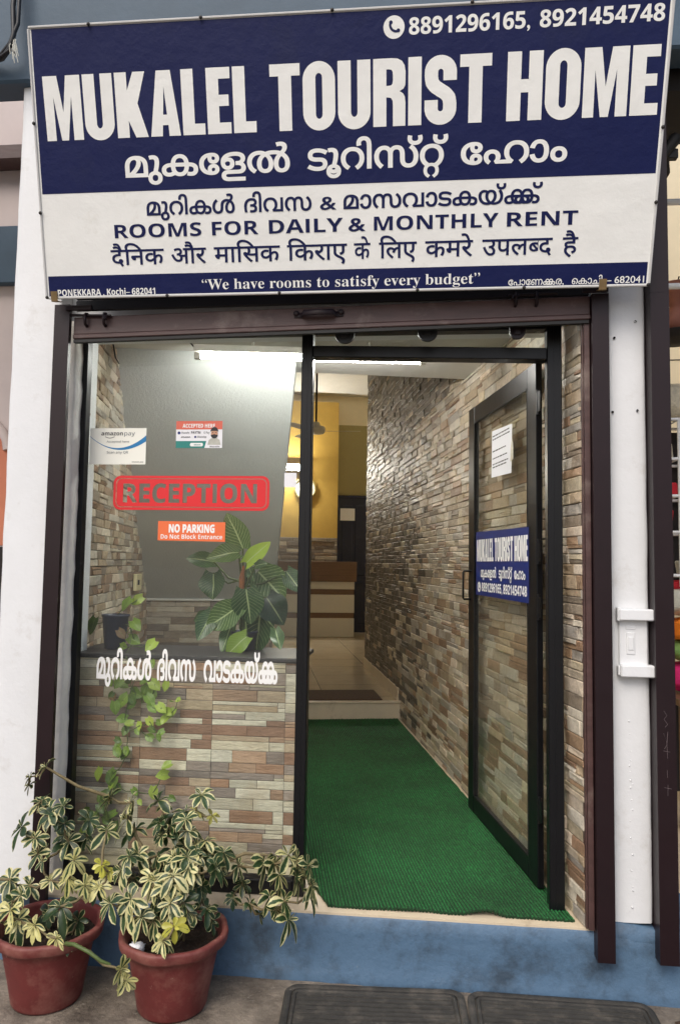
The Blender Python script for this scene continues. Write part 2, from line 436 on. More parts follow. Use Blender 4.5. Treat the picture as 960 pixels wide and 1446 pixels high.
def carpet_mat():
    m, nt, p, out = new_mat('green_turf_carpet')
    n = noise_tex(nt, 160, 6, 0.7); n2 = noise_tex(nt, 3.5, 5, 0.6)
    r = ramp(nt, n.outputs[0], 0.3, 0.72, lin(8, 66, 28), lin(46, 156, 80))
    r2 = ramp(nt, n2.outputs[0], 0.3, 0.7, (0.62, 0.66, 0.60, 1), (1.22, 1.18, 1.15, 1))
    at = nt.nodes.new('ShaderNodeVertexColor'); at.layer_name = 'tint'      # black backing shows between the ribs
    c = mixc(nt, 1.0, mixc(nt, 1.0, r.outputs[0], r2.outputs[0], 'MULTIPLY'), at.outputs[0], 'MULTIPLY')
    n4 = noise_tex(nt, 40, 4, 0.6); r4 = ramp(nt, n4.outputs[0], 0.72, 0.8)
    c = mixc(nt, r4.outputs[0], c, lin(60, 120, 70))
    nt.links.new(c, p.inputs['Base Color']); p.inputs['Roughness'].default_value = 0.7
    b = nt.nodes.new('ShaderNodeBump'); b.inputs['Strength'].default_value = 1.0; b.inputs['Distance'].default_value = 0.006
    n3 = noise_tex(nt, 300, 4, 0.7); nt.links.new(n3.outputs[0], b.inputs['Height']); nt.links.new(b.outputs[0], p.inputs['Normal'])
    return m
MAT['carpet'] = carpet_mat()
def tile_floor_mat():
    m, nt, p, out = new_mat('polished_floor_tiles')
    tc = nt.nodes.new('ShaderNodeTexCoord'); mp = nt.nodes.new('ShaderNodeMapping'); mp.inputs['Rotation'].default_value = (0, 0, -math.radians(11.77))
    br = nt.nodes.new('ShaderNodeTexBrick'); br.offset = 0.0
    for k, v_ in (('Scale', 1.0), ('Mortar Size', 0.003), ('Brick Width', 0.6), ('Row Height', 0.6)): br.inputs[k].default_value = v_
    br.inputs['Color1'].default_value = lin(206, 190, 164); br.inputs['Color2'].default_value = lin(200, 183, 156); br.inputs['Mortar'].default_value = lin(140, 122, 100)
    nt.links.new(tc.outputs['Object'], mp.inputs[0]); nt.links.new(mp.outputs[0], br.inputs[0])
    n = noise_tex(nt, 5, 6, 0.6); r = ramp(nt, n.outputs[0], 0.3, 0.7, (0.88, 0.87, 0.85, 1), (1.05, 1.05, 1.05, 1))
    nt.links.new(mixc(nt, 1.0, br.outputs[0], r.outputs[0], 'MULTIPLY'), p.inputs['Base Color'])
    p.inputs['Roughness'].default_value = 0.14
    return m
MAT['floor_tile'] = tile_floor_mat()

# ------------------------------------------------------------------ lettering
_dg = None
_gc = {}
def _raw(body):
    cu = bpy.data.curves.new('glyph', 'FONT'); cu.body = body; cu.size = 1.0
    o = bpy.data.objects.new('glyph', cu); COL.objects.link(o)
    bpy.context.view_layer.update()
    dg = bpy.context.evaluated_depsgraph_get()
    c2 = o.evaluated_get(dg).to_curve(dg)
    polys = []
    for s in c2.splines:
        bp = s.bezier_points; pts = []
        if len(bp) == 0:
            pts = [(p.co.x, p.co.y) for p in s.points]
        else:
            for i in range(len(bp)):
                a, b = bp[i], bp[(i + 1) % len(bp)]
                straight = a.handle_right_type == 'VECTOR' and b.handle_left_type == 'VECTOR'
                k = 2 if straight else 6
                for q in geometry.interpolate_bezier(a.co, a.handle_right, b.handle_left, b.co, k)[:-1]: pts.append((q.x, q.y))
        cl = []
        for q in pts:
            if not cl or abs(q[0] - cl[-1][0]) + abs(q[1] - cl[-1][1]) > 1e-4: cl.append(q)
        if len(cl) > 2 and abs(cl[0][0] - cl[-1][0]) + abs(cl[0][1] - cl[-1][1]) < 1e-4: cl.pop()
        if len(cl) > 2: polys.append(cl)
    o.to_curve_clear() if hasattr(o, 'to_curve_clear') else None
    bpy.data.objects.remove(o); bpy.data.curves.remove(cu)
    return polys
_bar = None
def glyph(ch):
    """outline polygons and advance width of one character of the built-in font"""
    global _bar
    if ch in _gc: return _gc[ch]
    if _bar is None:
        _bar = min(x for p in _raw('I') for x, y in p)
    if ch == ' ':
        _gc[ch] = ([], 0.28); return _gc[ch]
    both = _raw(ch + 'I')
    alone = _raw(ch)
    adv = max(min(x for x, y in p) for p in both) - _bar if both else 0.3
    adv = min(x for x, y in both[-1]) - _bar
    _gc[ch] = (alone, adv)
    return _gc[ch]
def area(p):
    return 0.5 * sum(p[i][0] * p[(i + 1) % len(p)][1] - p[(i + 1) % len(p)][0] * p[i][1] for i in range(len(p)))
def embolden(p, w, sign):
    n = len(p); out = []
    for i in range(n):
        a, b, c = p[i - 1], p[i], p[(i + 1) % n]
        d1 = (b[0] - a[0], b[1] - a[1]); d2 = (c[0] - b[0], c[1] - b[1])
        l1 = math.hypot(*d1) or 1e-9; l2 = math.hypot(*d2) or 1e-9
        nx = d1[1] / l1 + d2[1] / l2; ny = -d1[0] / l1 - d2[0] / l2
        l = math.hypot(nx, ny)
        if l < 0.3: out.append(b); continue
        k = min(2.0 / l, 1.6) / l
        out.append((b[0] + sign * nx * k * w, b[1] + sign * ny * k * w))
    return out
def clip_x(p, xm):
    out = []
    for i in range(len(p)):
        a, b = p[i], p[(i + 1) % len(p)]
        ia, ib = a[0] <= xm, b[0] <= xm
        if ia: out.append(a)
        if ia != ib:
            t = (xm - a[0]) / (b[0] - a[0]); out.append((xm, a[1] + t * (b[1] - a[1])))
    return out
SANS_BOLD, SERIF_BOLD, SANS = 'B', 'S', 'R'
def mapc(ch, style):
    o = ord(ch)
    base = {SANS_BOLD: (0x1D5D4, 0x1D5EE, 0x1D7EC), SERIF_BOLD: (0x1D400, 0x1D41A, 0x1D7CE), SANS: (0x1D5A0, 0x1D5BA, 0x1D7E2)}.get(style)
    if base:
        if 'A' <= ch <= 'Z': return chr(base[0] + o - 65)
        if 'a' <= ch <= 'z': return chr(base[1] + o - 97)
        if '0' <= ch <= '9': return chr(base[2] + o - 48)
    return ch
def layout(tokens, weight=0.0, style=None, track=0.0):
    """tokens: characters or (character, options); returns outline polygons in font units"""
    x = 0.0; polys = []
    for t in tokens:
        ch, op = (t, {}) if isinstance(t, str) else t
        if style == SANS_BOLD and ch == 'I':      # plain bar instead of a capital with serifs
            g, adv = glyph(mapc('l', style)); op = dict(op); op['sy'] = bounds(glyph(mapc('H', style))[0])[3] / bounds(g)[3]
        else:
            g, adv = glyph(mapc(ch, style))
        if g:
            big = max(g, key=lambda p: abs(area(p)))
            sg = 1 if area(big) > 0 else -1
        sx, sy = op.get('sx', 1), op.get('sy', 1); dx, dy = op.get('dx', 0), op.get('dy', 0)
        for p in g:
            if 'clip' in op:
                p = clip_x(p, op['clip'] * adv)
                if len(p) < 3: continue
            q = [(a * sx, b * sy) for a, b in p]
            if weight: q = embolden(q, weight, sg)
            if sg < 0: q = q[::-1]
            polys.append([(a + x + dx, b + dy) for a, b in q])
        x += op.get('adv', adv * sx) + track
    return polys
def fill(polys):
    """non-zero winding fill -> verts, triangles"""
    vs_, ed = [], []
    for p in polys:
        n = len(vs_)
        vs_.extend(Vector((a, b)) for a, b in p)
        ed.extend((n + i, n + (i + 1) % len(p)) for i in range(len(p)))
    V_, E_, F_, *_r = geometry.delaunay_2d_cdt(vs_, ed, [], 0, 1e-6)
    bb = [(min(a for a, b in p), max(a for a, b in p), min(b for a, b in p), max(b for a, b in p)) for p in polys]
    tris = []
    for f in F_:
        cx = sum(V_[i][0] for i in f) / len(f); cy = sum(V_[i][1] for i in f) / len(f)
        w = 0
        for p, q in zip(polys, bb):
            if not (q[0] <= cx <= q[1] and q[2] <= cy <= q[3]): continue
            for i in range(len(p)):
                x0, y0 = p[i]; x1, y1 = p[(i + 1) % len(p)]
                if (y0 <= cy) != (y1 <= cy):
                    xx = x0 + (cy - y0) * (x1 - x0) / (y1 - y0)
                    if xx > cx: w += 1 if y1 > y0 else -1
        if w != 0: tris.append(tuple(f))
    return V_, tris
def bounds(polys):
    xs = [a for p in polys for a, b in p]; ys = [b for p in polys for a, b in p]
    return min(xs), max(xs), min(ys), max(ys)
class Plane:
    def __init__(self, o, es, et, n):
        self.o, self.es, self.et, self.n = Vector(o), Vector(es), Vector(et), Vector(n)
    def P(self, s, t, h=0.0):
        return self.o + self.es * s + self.et * t + self.n * h
def put(mb, pl, polys, s0, s1, t0, hscale, h=0.0012):
    """outline polygons stretched to run from s0 to s1 on the plane, baseline t0, hscale metres per font unit upwards"""
    x0, x1, y0, y1 = bounds(polys)
    k = (s1 - s0) / (x1 - x0)
    V_, T_ = fill(polys)
    mb.poly([pl.P(s0 + (p[0] - x0) * k, t0 + p[1] * hscale, h) for p in V_], T_)
def put_raw(mb, pl, polys, h=0.0015):
    V_, T_ = fill(polys)
    mb.poly([pl.P(p[0], p[1], h) for p in V_], T_)
def cap_of(style, ch='H', weight=0.0):
    return bounds(layout([ch], weight, style))[3]
def write(mb, pl, text, s0, s1, t0, height, style=SANS_BOLD, weight=0.0, ref='H', h=0.0015, track=0.0):
    """text: string or token list, height = height of the reference character"""
    put(mb, pl, layout(text, weight, style, track), s0, s1, t0, height / cap_of(style, ref, weight), h)
def circle(cx, cy, r, n=40, ccw=True):
    p = [(cx + r * math.cos(2 * math.pi * i / n), cy + r * math.sin(2 * math.pi * i / n)) for i in range(n)]
    return p if ccw else p[::-1]
def rrect(x0, x1, y0, y1, r, n=6):
    p = []
    for cx, cy, a0 in ((x1 - r, y1 - r, 0), (x0 + r, y1 - r, 90), (x0 + r, y0 + r, 180), (x1 - r, y0 + r, 270)):
        for i in range(n + 1):
            a = math.radians(a0 + 90 * i / n); p.append((cx + r * math.cos(a), cy + r * math.sin(a)))
    return p
def rect(x0, x1, y0, y1): return [(x0, y0), (x1, y0), (x1, y1), (x0, y1)]
def stroke(pts, w, closed=False):
    """thick line as overlapping outlines"""
    out = []
    seg = list(zip(pts, pts[1:] + ([pts[0]] if closed else []))) if closed else list(zip(pts, pts[1:]))
    for (a, b) in seg:
        dx, dy = b[0] - a[0], b[1] - a[1]; l = math.hypot(dx, dy) or 1e-9
        nx, ny = -dy / l * w / 2, dx / l * w / 2
        out.append([(a[0] - nx, a[1] - ny), (b[0] - nx, b[1] - ny), (b[0] + nx, b[1] + ny), (a[0] + nx, a[1] + ny)])
    for p in pts[1:-1] if not closed else pts: out.append(circle(p[0], p[1], w / 2, 14))
    return out
def arc(cx, cy, rx, ry, a0, a1, n=14):
    return [(cx + rx * math.cos(math.radians(a0 + (a1 - a0) * i / n)), cy + ry * math.sin(math.radians(a0 + (a1 - a0) * i / n))) for i in range(n + 1)]

# tall condensed poster capitals, 100 units high
def poster(ch):
    R = lambda *a: rect(*a)
    if ch == 'I': return [R(0, 20, 0, 100)], 20
    if ch == 'L': return [R(0, 20, 0, 100), R(0, 37, 0, 17)], 37
    if ch == 'E': return [R(0, 20, 0, 100), R(0, 39, 0, 17), R(0, 36, 42, 59), R(0, 39, 83, 100)], 39
    if ch == 'T': return [R(0, 47, 82, 100), R(13.5, 33.5, 0, 100)], 47
    if ch == 'H': return [R(0, 20, 0, 100), R(31, 51, 0, 100), R(0, 51, 41, 60)], 51
    if ch == 'M': return [[(0, 0), (16, 0), (16, 68), (25.5, 0), (37, 0), (46.5, 68), (46.5, 0), (63, 0), (63, 100), (39, 100), (31.5, 44), (24, 100), (0, 100)]], 63
    if ch == 'A': return [[(0, 0), (19.5, 0), (20.7, 17), (30, 17), (31, 0), (50, 0), (37, 100), (13.5, 100)], [(22, 33), (25, 76), (28.5, 33)]], 50
    if ch == 'K': return [R(0, 20, 0, 100), [(14, 40), (31, 0), (52, 0), (36.5, 52), (51, 100), (31, 100), (14, 57)]], 52
    if ch == 'U':
        return [[(0, 100)] + arc(25, 24, 25, 26, 180, 360, 22) + [(50, 100), (30, 100)] + arc(25, 24, 5, 7.5, 360, 180, 10) + [(20, 100)]], 50
    if ch == 'O':
        o = arc(25, 74, 25, 27.5, 0, 180, 20) + arc(25, 26, 25, 27.5, 180, 360, 20)
        i = arc(25, 77, 5.2, 7, 0, 180, 10) + arc(25, 23, 5.2, 7, 180, 360, 10)
        return [o, i[::-1]], 50
    if ch == 'R':
        o = [(0, 0), (20, 0), (20, 43), (22, 43)] + [(27, 42), (29.5, 38), (30, 31), (30, 0), (49, 0), (49, 34), (48, 43), (45.5, 48), (40, 51.5), (46, 55), (48.6, 60), (49, 68), (49, 80), (47.5, 89), (43.5, 95.5), (37, 99), (28, 100), (0, 100)]
        i = [(20, 60), (20, 84), (24, 84), (28, 83), (29.5, 80), (30, 75), (30, 68), (29.3, 63), (27.5, 60.6), (24, 60)]
        return [o, i], 49
    if ch == 'S':
        w = 20
        path = [(38.5, 64), (38.5, 76)] + arc(24.5, 77, 14, 14, 0, 180, 12) + [(10.5, 69), (12, 61), (17, 55), (32, 45), (37, 39), (38.5, 31)] + arc(24.5, 23, 14, 14, 0, -180, 12) + [(10.5, 24), (10.5, 36)]
        return stroke(path, w), 49
    return [], 26
def poster_word(w, gap=4.2):
    x = 0; polys = []
    for ch in w:
        p, a = poster(ch)
        for q in p: polys.append([(c + x, d) for c, d in q])
        x += a + gap
    return polys

# Malayalam and Devanagari words, set in visual order
def RRA(): return ['റ', ('റ', {'sx': 0.62, 'sy': 0.62, 'dx': -0.56, 'dy': -0.30, 'adv': 0.0})]
def KKA(): return [('ക', {'adv': 0.40}), 'ക']
def CCA(): return ['ച', ('ച', {'sx': 0.62, 'sy': 0.55, 'dx': -0.52, 'dy': -0.34, 'adv': 0.0})]
ML = {
    'mukalel': ['മ', 'ു', 'ക', 'േ', 'ള', 'ൽ'],
    'tourist': ['ട', 'ൂ', 'റ', 'ി', 'സ', '്'] + RRA() + ['്'],
    'home': ['േ', 'ഹ', 'ാ', 'ം'],
    'murikal': ['മ', 'ു', 'റ', 'ി', 'ക', 'ൾ'],
    'divasa': ['ദ', 'ി', 'വ', 'സ'],
    'masavadakaykk': ['മ', 'ാ', 'സ', 'വ', 'ാ', 'ട', 'ക', 'യ', '്'] + KKA() + ['്'],
    'vadakaykka': ['വ', 'ാ', 'ട', 'ക', 'യ', '്'] + KKA(),
    'ponekkara': ['േ', 'പ', 'ാ', 'േ', 'ണ'] + KKA() + ['ര', ','],
    'kochi': ['െ', 'ക', 'ാ'] + CCA() + ['ി'],
}
HI = {
    'dainik': ['द', 'ै', 'ि', 'न', 'क'], 'aur': ['औ', 'र'], 'masik': ['म', 'ा', 'ि', 'स', 'क'], 'kiraye': ['ि', 'क', 'र', 'ा', 'ए'],
    'ke': ['क', 'े'], 'liye': ['ि', 'ल', 'ए'], 'kamre': ['क', 'म', 'र', 'े'],
    'uplabd': ['उ', 'प', 'ल', ('ब', {'clip': 0.66, 'adv': 0.40}), 'द'], 'hai': ['ह', 'ै'],
}
def prefetch():
    for st, txt in ((SANS_BOLD, 'ABCDEFGHIKLMNOPRSTYacdefghiklmnoprstwyzbPW0123456789'), (SERIF_BOLD, 'HWehavroomstifybudg'), (SANS, 'HAcceptdhrSanyQRp'), (None, '–“”,&H')):
        for c in txt: glyph(mapc(c, st))
    for w in list(ML.values()) + list(HI.values()):
        for c in w: glyph(c if isinstance(c, str) else c[0])
prefetch()
def handset(cx, cy, r):
    """telephone receiver outline: two lobes and a curved grip"""
    p = arc(cx + r * 0.30, cy + r * 0.30, r * 0.80, r * 0.80, 165, 285, 12)
    return stroke(p, r * 0.30) + stroke([p[0], (p[0][0] + r * 0.16, p[0][1] + r * 0.10)], r * 0.42) + stroke([p[-1], (p[-1][0] + r * 0.10, p[-1][1] + r * 0.14)], r * 0.42) \
        + [circle(p[0][0] + r * 0.07, p[0][1] + r * 0.06, r * 0.23), circle(p[-1][0] + r * 0.06, p[-1][1] + r * 0.07, r * 0.23)]

# ------------------------------------------------------------------ stone cladding
def stone_panel(mb, pl, s0, s1, t0, t1, hs, ls, pal, relief, seed, skip=0.0022, split=0.0, module=None, limit=None, far=None):
    """random courses of stones on a plane; every stone has its own size, tint and projection"""
    rnd = random.Random(seed)
    t = t0
    while t < t1 - 0.004:
        h = rnd.uniform(*hs)
        if t + h > t1 - hs[0] * 0.4: h = t1 - t
        s = s0 - rnd.uniform(0, ls[1]) * (1 if module is None else 0)
        nxt = None if module is None else s0 + module
        while s < s1 - 0.002:
            l = rnd.uniform(*ls)
            e = s + l
            if module is not None:
                if e > nxt - ls[0] * 0.4: e = nxt; nxt += module
            e = min(e, s1)
            a = max(s, s0)
            if e - a > 0.004:
                rows = [(t, t + h)]
                if rnd.random() < split:
                    k = rnd.uniform(0.35, 0.65); rows = [(t, t + h * k), (t + h * k, t + h)]
                for (ta, tb) in rows:
                    top = limit((a + e) / 2) if limit else 1e9
                    if ta > top: continue
                    c = rnd.choice(pal if far is None or rnd.random() > max(0.0, min(0.92, (a - far[0]) / far[1])) else far[2]); br = rnd.uniform(0.82, 1.12)  # far tints grow likelier inwards, so fading light is put into the colour
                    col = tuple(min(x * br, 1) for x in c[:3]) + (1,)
                    p = rnd.uniform(0.25, 1) * relief
                    j = lambda q: rnd.uniform(-q, q)
                    g = skip
                    A = [(a, ta), (e, ta), (e, tb), (a, tb)]
                    A = [(x + (g if i in (0, 3) else -g) + j(g * 0.5), y + (g if i in (0, 1) else -g) + j(g * 0.5)) for i, (x, y) in enumerate(A)]
                    ins = min(0.0035, (tb - ta) * 0.12)
                    cen = ((a + e) / 2, (ta + tb) / 2)
                    B = [(x + (ins if i in (0, 3) else -ins), y + (ins if i in (0, 1) else -ins)) for i, (x, y) in enumerate(A)]
                    hb = [p + j(relief * 0.35) for _ in range(4)]
                    base = [pl.P(x, y, 0) for x, y in A]
                    shoulder = [pl.P(x, y, max(hb[i] - relief * 0.22, relief * 0.1)) for i, (x, y) in enumerate(A)]
                    face = [pl.P(x, y, max(hb[i], relief * 0.15)) for i, (x, y) in enumerate(B)]
                    for i in range(4):
                        k = (i + 1) % 4
                        mb.face([base[i], base[k], shoulder[k], shoulder[i]], col)
                        mb.face([shoulder[i], shoulder[k], face[k], face[i]], col)
                    mb.face(face, col)
            s = e
        t += h
    mb.face([pl.P(s0, t0, 0.0004), pl.P(s1, t0, 0.0004), pl.P(s1, t1, 0.0004), pl.P(s0, t1, 0.0004)], (0.06, 0.05, 0.042, 1))

# ================================================================== THE SETTING
ZF, ZU, ZC = 0.235, 0.375, 2.57       # entry floor, raised lobby floor, entry ceiling
b = MB(); b.face([(-150, -150, 0), (150, -150, 0), (150, 150, 0), (-150, 150, 0)])
struct('ground', b, MAT['concrete'])

def wavy_plinth():
    b = MB(); rnd = random.Random(5)
    xs = [-3.2 + 6.4 * i / 160 for i in range(161)]
    rows = []
    for z, y in ((-0.02, -0.006), (0.004, -0.012), (0.03, -0.003), (0.10, 0.0), (0.17, 0.001), (0.222, 0.001), (0.231, 0.010), (0.231, 0.35)):
        rows.append([(x, y + (0.003 * noise.noise(Vector((x * 5, z * 9, 0))) if y < 0.3 else 0) + (0.006 * noise.noise(Vector((x * 16, 3, 0))) if z < 0.02 else 0), z) for x in xs])
    b.grid(rows)
    return b
struct('plinth', wavy_plinth(), MAT['blue_paint'])
b = MB()
b.face([(-1.40, 0.006, ZF), (0.70, 0.006, ZF), W(0.72, 0.3, ZF), W(0.72, 3.38, ZF), W(-1.4, 3.38, ZF), W(-1.45, 0.2, ZF)])
b.face([(-1.40, 0.006, ZF), (0.70, 0.006, ZF), (0.70, 0.006, ZF - 0.008), (-1.40, 0.006, ZF - 0.008)])
struct('entry_floor', b, MAT['cream_tile'])
b = MB()
b.face([W(-3.6, 3.362, ZU), W(1.5, 3.362, ZU), W(1.5, 9.7, ZU), W(-3.6, 9.7, ZU)])
struct('lobby_floor', b, MAT['floor_tile'])
b = MB()
b.ubox(-3.6, 0.602, 3.345, 3.36, ZF - 0.02, ZU - 0.012)
b.ubox(-3.6, 0.602, 3.335, 3.40, ZU - 0.012, ZU + 0.004, bev=0.004)
for u in (-0.5, 0.1): b.ubox(u, u + 0.004, 3.343, 3.346, ZF, ZU - 0.012)
tag(b.build('lobby_step', MAT['cream_tile']), 'cream tiled step edge rising at the end of the green carpet', 'step')
b = MB(); b.ubox(0.585, 0.60, 3.4, 5.40, ZU, ZU + 0.10)
tag(b.build('skirting_strip', MAT['cream_tile']), 'low cream tile skirting along the foot of the far stone wall', 'skirting')

# entry slab (its underside is the entry ceiling), high lobby ceiling, plain masonry behind the claddings
b = MB()
for (z0, z1, ve, yf) in ((ZC, ZC + 0.2, 1.45, 0.30), (ZC + 0.2, 4.3, 1.40, 0.37)):
    q = [Vector((-1.6, yf, 0)), Vector((0.8, yf, 0)), W(0.8, ve, 0), W(-1.48, ve, 0)]
    lo = [p + ZAX * z0 for p in q]; hi = [p + ZAX * z1 for p in q]
    b.face(lo); b.face(hi)
    for i in range(4): b.face([lo[i], lo[(i + 1) % 4], hi[(i + 1) % 4], hi[i]])
struct('entry_ceiling', b, MAT['ceiling'])
b = MB(); b.ubox(-1.48, 1.6, 1.4, 2.5, 4.28, 4.4); b.ubox(-3.6, 1.6, 2.5, 9.8, 4.28, 4.4)
struct('lobby_ceiling', b, MAT['ceiling'])
b = MB()
b.ubox(0.602, 0.76, 0.13, 5.414, -0.02, 4.3)
b.ubox(0.76, 1.6, 5.27, 5.414, -0.02, 4.3)
b.ubox(1.45, 1.6, 5.414, 9.8, -0.02, 4.3)
b.ubox(-1.48, -1.322, 0.50, 2.45, -0.02, ZC)
b.ubox(-1.48, -0.475, 2.452, 2.56, -0.02, 1.225)
b.ubox(-3.7, -1.48, 2.40, 2.56, -0.02, 4.3)
b.ubox(-3.7, -3.55, 2.56, 9.8, -0.02, 4.3)
b.ubox(-3.6, 1.6, 9.45, 9.6, -0.02, 4.3)
struct('masonry_wall', b, MAT['cream_wall'])
b = MB(); b.wbox(-1.62, 0.90, 0.10, 0.36, 2.445, 3.6); b.wbox(-1.62, 0.9, 0.10, 0.9, 3.2, 3.6)
struct('door_head_wall', b, MAT['white_paint'])

# stone claddings
TAN = [lin(224, 208, 186), lin(204, 190, 162), lin(188, 168, 140), lin(172, 144, 116), lin(206, 198, 182), lin(160, 146, 128), lin(194, 180, 158), lin(152, 124, 100), lin(222, 212, 192), lin(180, 172, 160)]
LEDGE = [lin(226, 218, 196), lin(218, 206, 180), lin(190, 156, 128), lin(174, 136, 108), lin(168, 152, 140), lin(152, 138, 128), lin(204, 182, 150), lin(158, 122, 98), lin(232, 224, 204), lin(200, 178, 150), lin(224, 214, 190)]
FALLOFF_DARK = [lin(112, 105, 96), lin(98, 92, 84), lin(82, 76, 70), lin(122, 113, 102), lin(92, 83, 74), lin(104, 99, 92)]  # dim stone tints that paint the light's falloff along the right wall
GREYS = [lin(170, 160, 144), lin(150, 138, 122), lin(128, 118, 106), lin(186, 176, 158), lin(140, 124, 106), lin(116, 106, 96)]
b = MB()
pr = Plane(W(0.5997, 0, 0), VAX, ZAX, -UAX)
stone_panel(b, pr, -0.115, 5.414, ZF + 0.001, ZC - 0.001, (0.032, 0.056), (0.07, 0.26), TAN, 0.009, 11, skip=0.0012, split=0.22, far=(2.1, 1.9, FALLOFF_DARK))
stone_panel(b, pr, 1.46, 5.414, ZC, 4.27, (0.034, 0.056), (0.08, 0.24), TAN, 0.009, 12, skip=0.0012, far=(1.2, 1.2, FALLOFF_DARK))
tag(b.build('stone_wall', MAT['stone']), 'long tan and cream split stone wall on the right of the green carpet', 'stone wall')
b = MB()
pl_ = Plane(W(-1.32, 0, 0), VAX, ZAX, UAX)
stone_panel(b, pl_, 0.445, 2.448, 0.8, ZC - 0.002, (0.032, 0.052), (0.07, 0.20), TAN, 0.013, 21, skip=0.0012, split=0.1, limit=lambda s: ZC if s < 1.2 else max(1.26, ZC - (s - 1.13) * 1.023 + 0.05))
tag(b.build('stone_wall', MAT['stone']), 'narrow tan split stone wall behind the left edge of the shop window', 'stone wall')
b = MB()
stone_panel(b, Plane(W(0, 2.45, 0), UAX, ZAX, -VAX), -1.318, -0.466, ZF, 1.222, (0.028, 0.05), (0.12, 0.34), GREYS, 0.006, 31, skip=0.001, split=0.1)
o = tag(b.build('stone_wall', MAT['tile_stone']), 'low grey stone clad wall under the sloping grey soffit', 'stone wall')
b = MB(); b.ubox(-1.318, -0.466, 2.43, 2.56, 1.224, 1.238, bev=0.003)
b.build('white_trim', MAT['ceiling'], o)

# dwarf wall behind the shop window, with its dark granite ledge
t = thing('dwarf_wall', 'knee wall of cream, tan and grey ledge stone tiles below the shop window', 'wall', (-0.92, 0.28, ZF))
b = MB()
stone_panel(b, Plane((0, 0.262, 0), XAX, ZAX, -YAX), -1.41, -0.447, ZF + 0.055, 1.085, (0.018, 0.050), (0.07, 0.27), LEDGE, 0.0045, 41, skip=0.0009, split=0.22, module=0.30)
b.build('stone_facing', MAT['tile_stone'], t)
b = MB(); b.wbox(-1.42, -0.449, 0.266, 0.45, ZF + 0.001, 1.084); b.build('core', MAT['cream_wall'], t)
b = MB(); b.wbox(-1.44, -0.445, 0.252, 0.62, 1.086, 1.104, bev=0.003); b.build('ledge', MAT['granite'], t)

# sloping underside of the staircase
b = MB()
def soffit_grid():
    rows = []
    for i in range(25):
        f = i / 24
        v = 1.11 + (2.445 - 1.11) * f; z = ZC - 0.002 - (ZC - 1.238) * f
        ur = -0.395 - 0.07 * f
        rows.append([W(-1.318 + (ur + 1.318) * k / 12, v + (0.0 if k < 12 else 0), z + 0.005 * noise.noise(Vector((k * 0.6, f * 7, 0)))) for k in range(13)])
    return rows
R_ = soffit_grid(); b.grid(R_)
for i in range(24):
    p, q = R_[i][-1], R_[i + 1][-1]
    b.face([p, q, q + Vector((0.02, 0.01, 0.20)), p + Vector((0.02, 0.01, 0.20))])
    b.face([p + Vector((0.02, 0.01, 0.20)), q + Vector((0.02, 0.01, 0.20)), R_[i + 1][0] + Vector((0, 0, 0.2)), R_[i][0] + Vector((0, 0, 0.2))])
tag(b.build('stair_soffit', MAT['soffit']), 'smooth grey painted underside of a staircase sloping down behind the shop window', 'staircase')

# ---- painted pillars and the band above
def pillar(x0, x1, y0, y1, z0, z1, seed):
    b = MB(); n = 60; rows = []
    def w_(x, z, e): return noise.noise(Vector((x * 3, z * 2.3, seed))) * e + noise.noise(Vector((x * 20, z * 11, seed + 4))) * e * 0.5
    for i in range(n + 1):
        z = z0 + (z1 - z0) * i / n
        ex = noise.noise(Vector((seed * 3, z * 6, 1))) * 0.004
        rows.append([(x0 - 0, y1, z), (x0 - ex, y0 + 0.006, z), (x0 + 0.006 - ex, y0 + w_(x0, z, 0.002), z)] +
                    [(x0 + (x1 - x0) * k / 8, y0 + w_(x0 + (x1 - x0) * k / 8, z, 0.003), z) for k in range(1, 8)] +
                    [(x1 - 0.006 + ex, y0 + w_(x1, z, 0.002), z), (x1 + ex, y0 + 0.006, z), (x1, y1, z)])
    for r in rows:
        for q in r[1:-1]: q_ = 0
    b.grid([[ (p[0], p[1] + 0.006 * max(0.0, abs((p[0] - (x0 + x1) / 2) / ((x1 - x0) / 2))) ** 3, p[2]) if 0 < k < len(r) - 1 else p for k, p in enumerate(r)] for r in rows]); return b
p1_ = tag(pillar(-1.598, -1.396, 0.004, 0.36, 0.22, 3.5, 1.3).build('pillar', MAT['white_paint']), 'wide white painted pillar on the left side of the entrance', 'pillar')
b = pillar(0.70, 0.836, 0.005, 0.36, 0.262, 3.5, 7.7)
p2_ = tag(b.build('pillar', MAT['white_paint']), 'narrow white painted pillar between two maroon rails, with small holes', 'pillar')
rnd = random.Random(8)
b = MB()
for (x, z) in ((0.716, 2.055), (0.803, 2.06), (0.725, 2.33), (0.80, 2.39)):
    b.lathe((x, 0.004, z), [(0.0045, 0.004), (0.004, -0.001), (0.0, -0.0012)], 10, ax=XAX, ay=ZAX, az=-YAX)
b.build('screw_hole', MAT['cable'], p2_)
b = MB()
z = 0.97
while z > 0.33:
    z -= rnd.uniform(0.008, 0.06); r = rnd.uniform(0.0018, 0.0042)
    x = 0.765 + rnd.uniform(-0.005, 0.006)
    b.lathe((x, 0.006, z), [(r * math.cos(a), r * 1.1 * math.sin(a)) for a in (0, 0.4, 0.8, 1.2, 1.57)], 8, ax=XAX, ay=ZAX, az=-YAX)
for k in range(0):
    z0 = (1.70, 0.63, 0.72)[k]
    b.tube([(0.765 + 0.012 * i, 0.004, z0 + (0.006 * math.sin(i * 1.7) if k < 2 else 0.012 * math.sin(i))) for i in range(6 if k < 2 else 4)], 0.0028, 6)
b.build('paint_drips', MAT['white_paint'], p2_)
b = MB()
rows = []
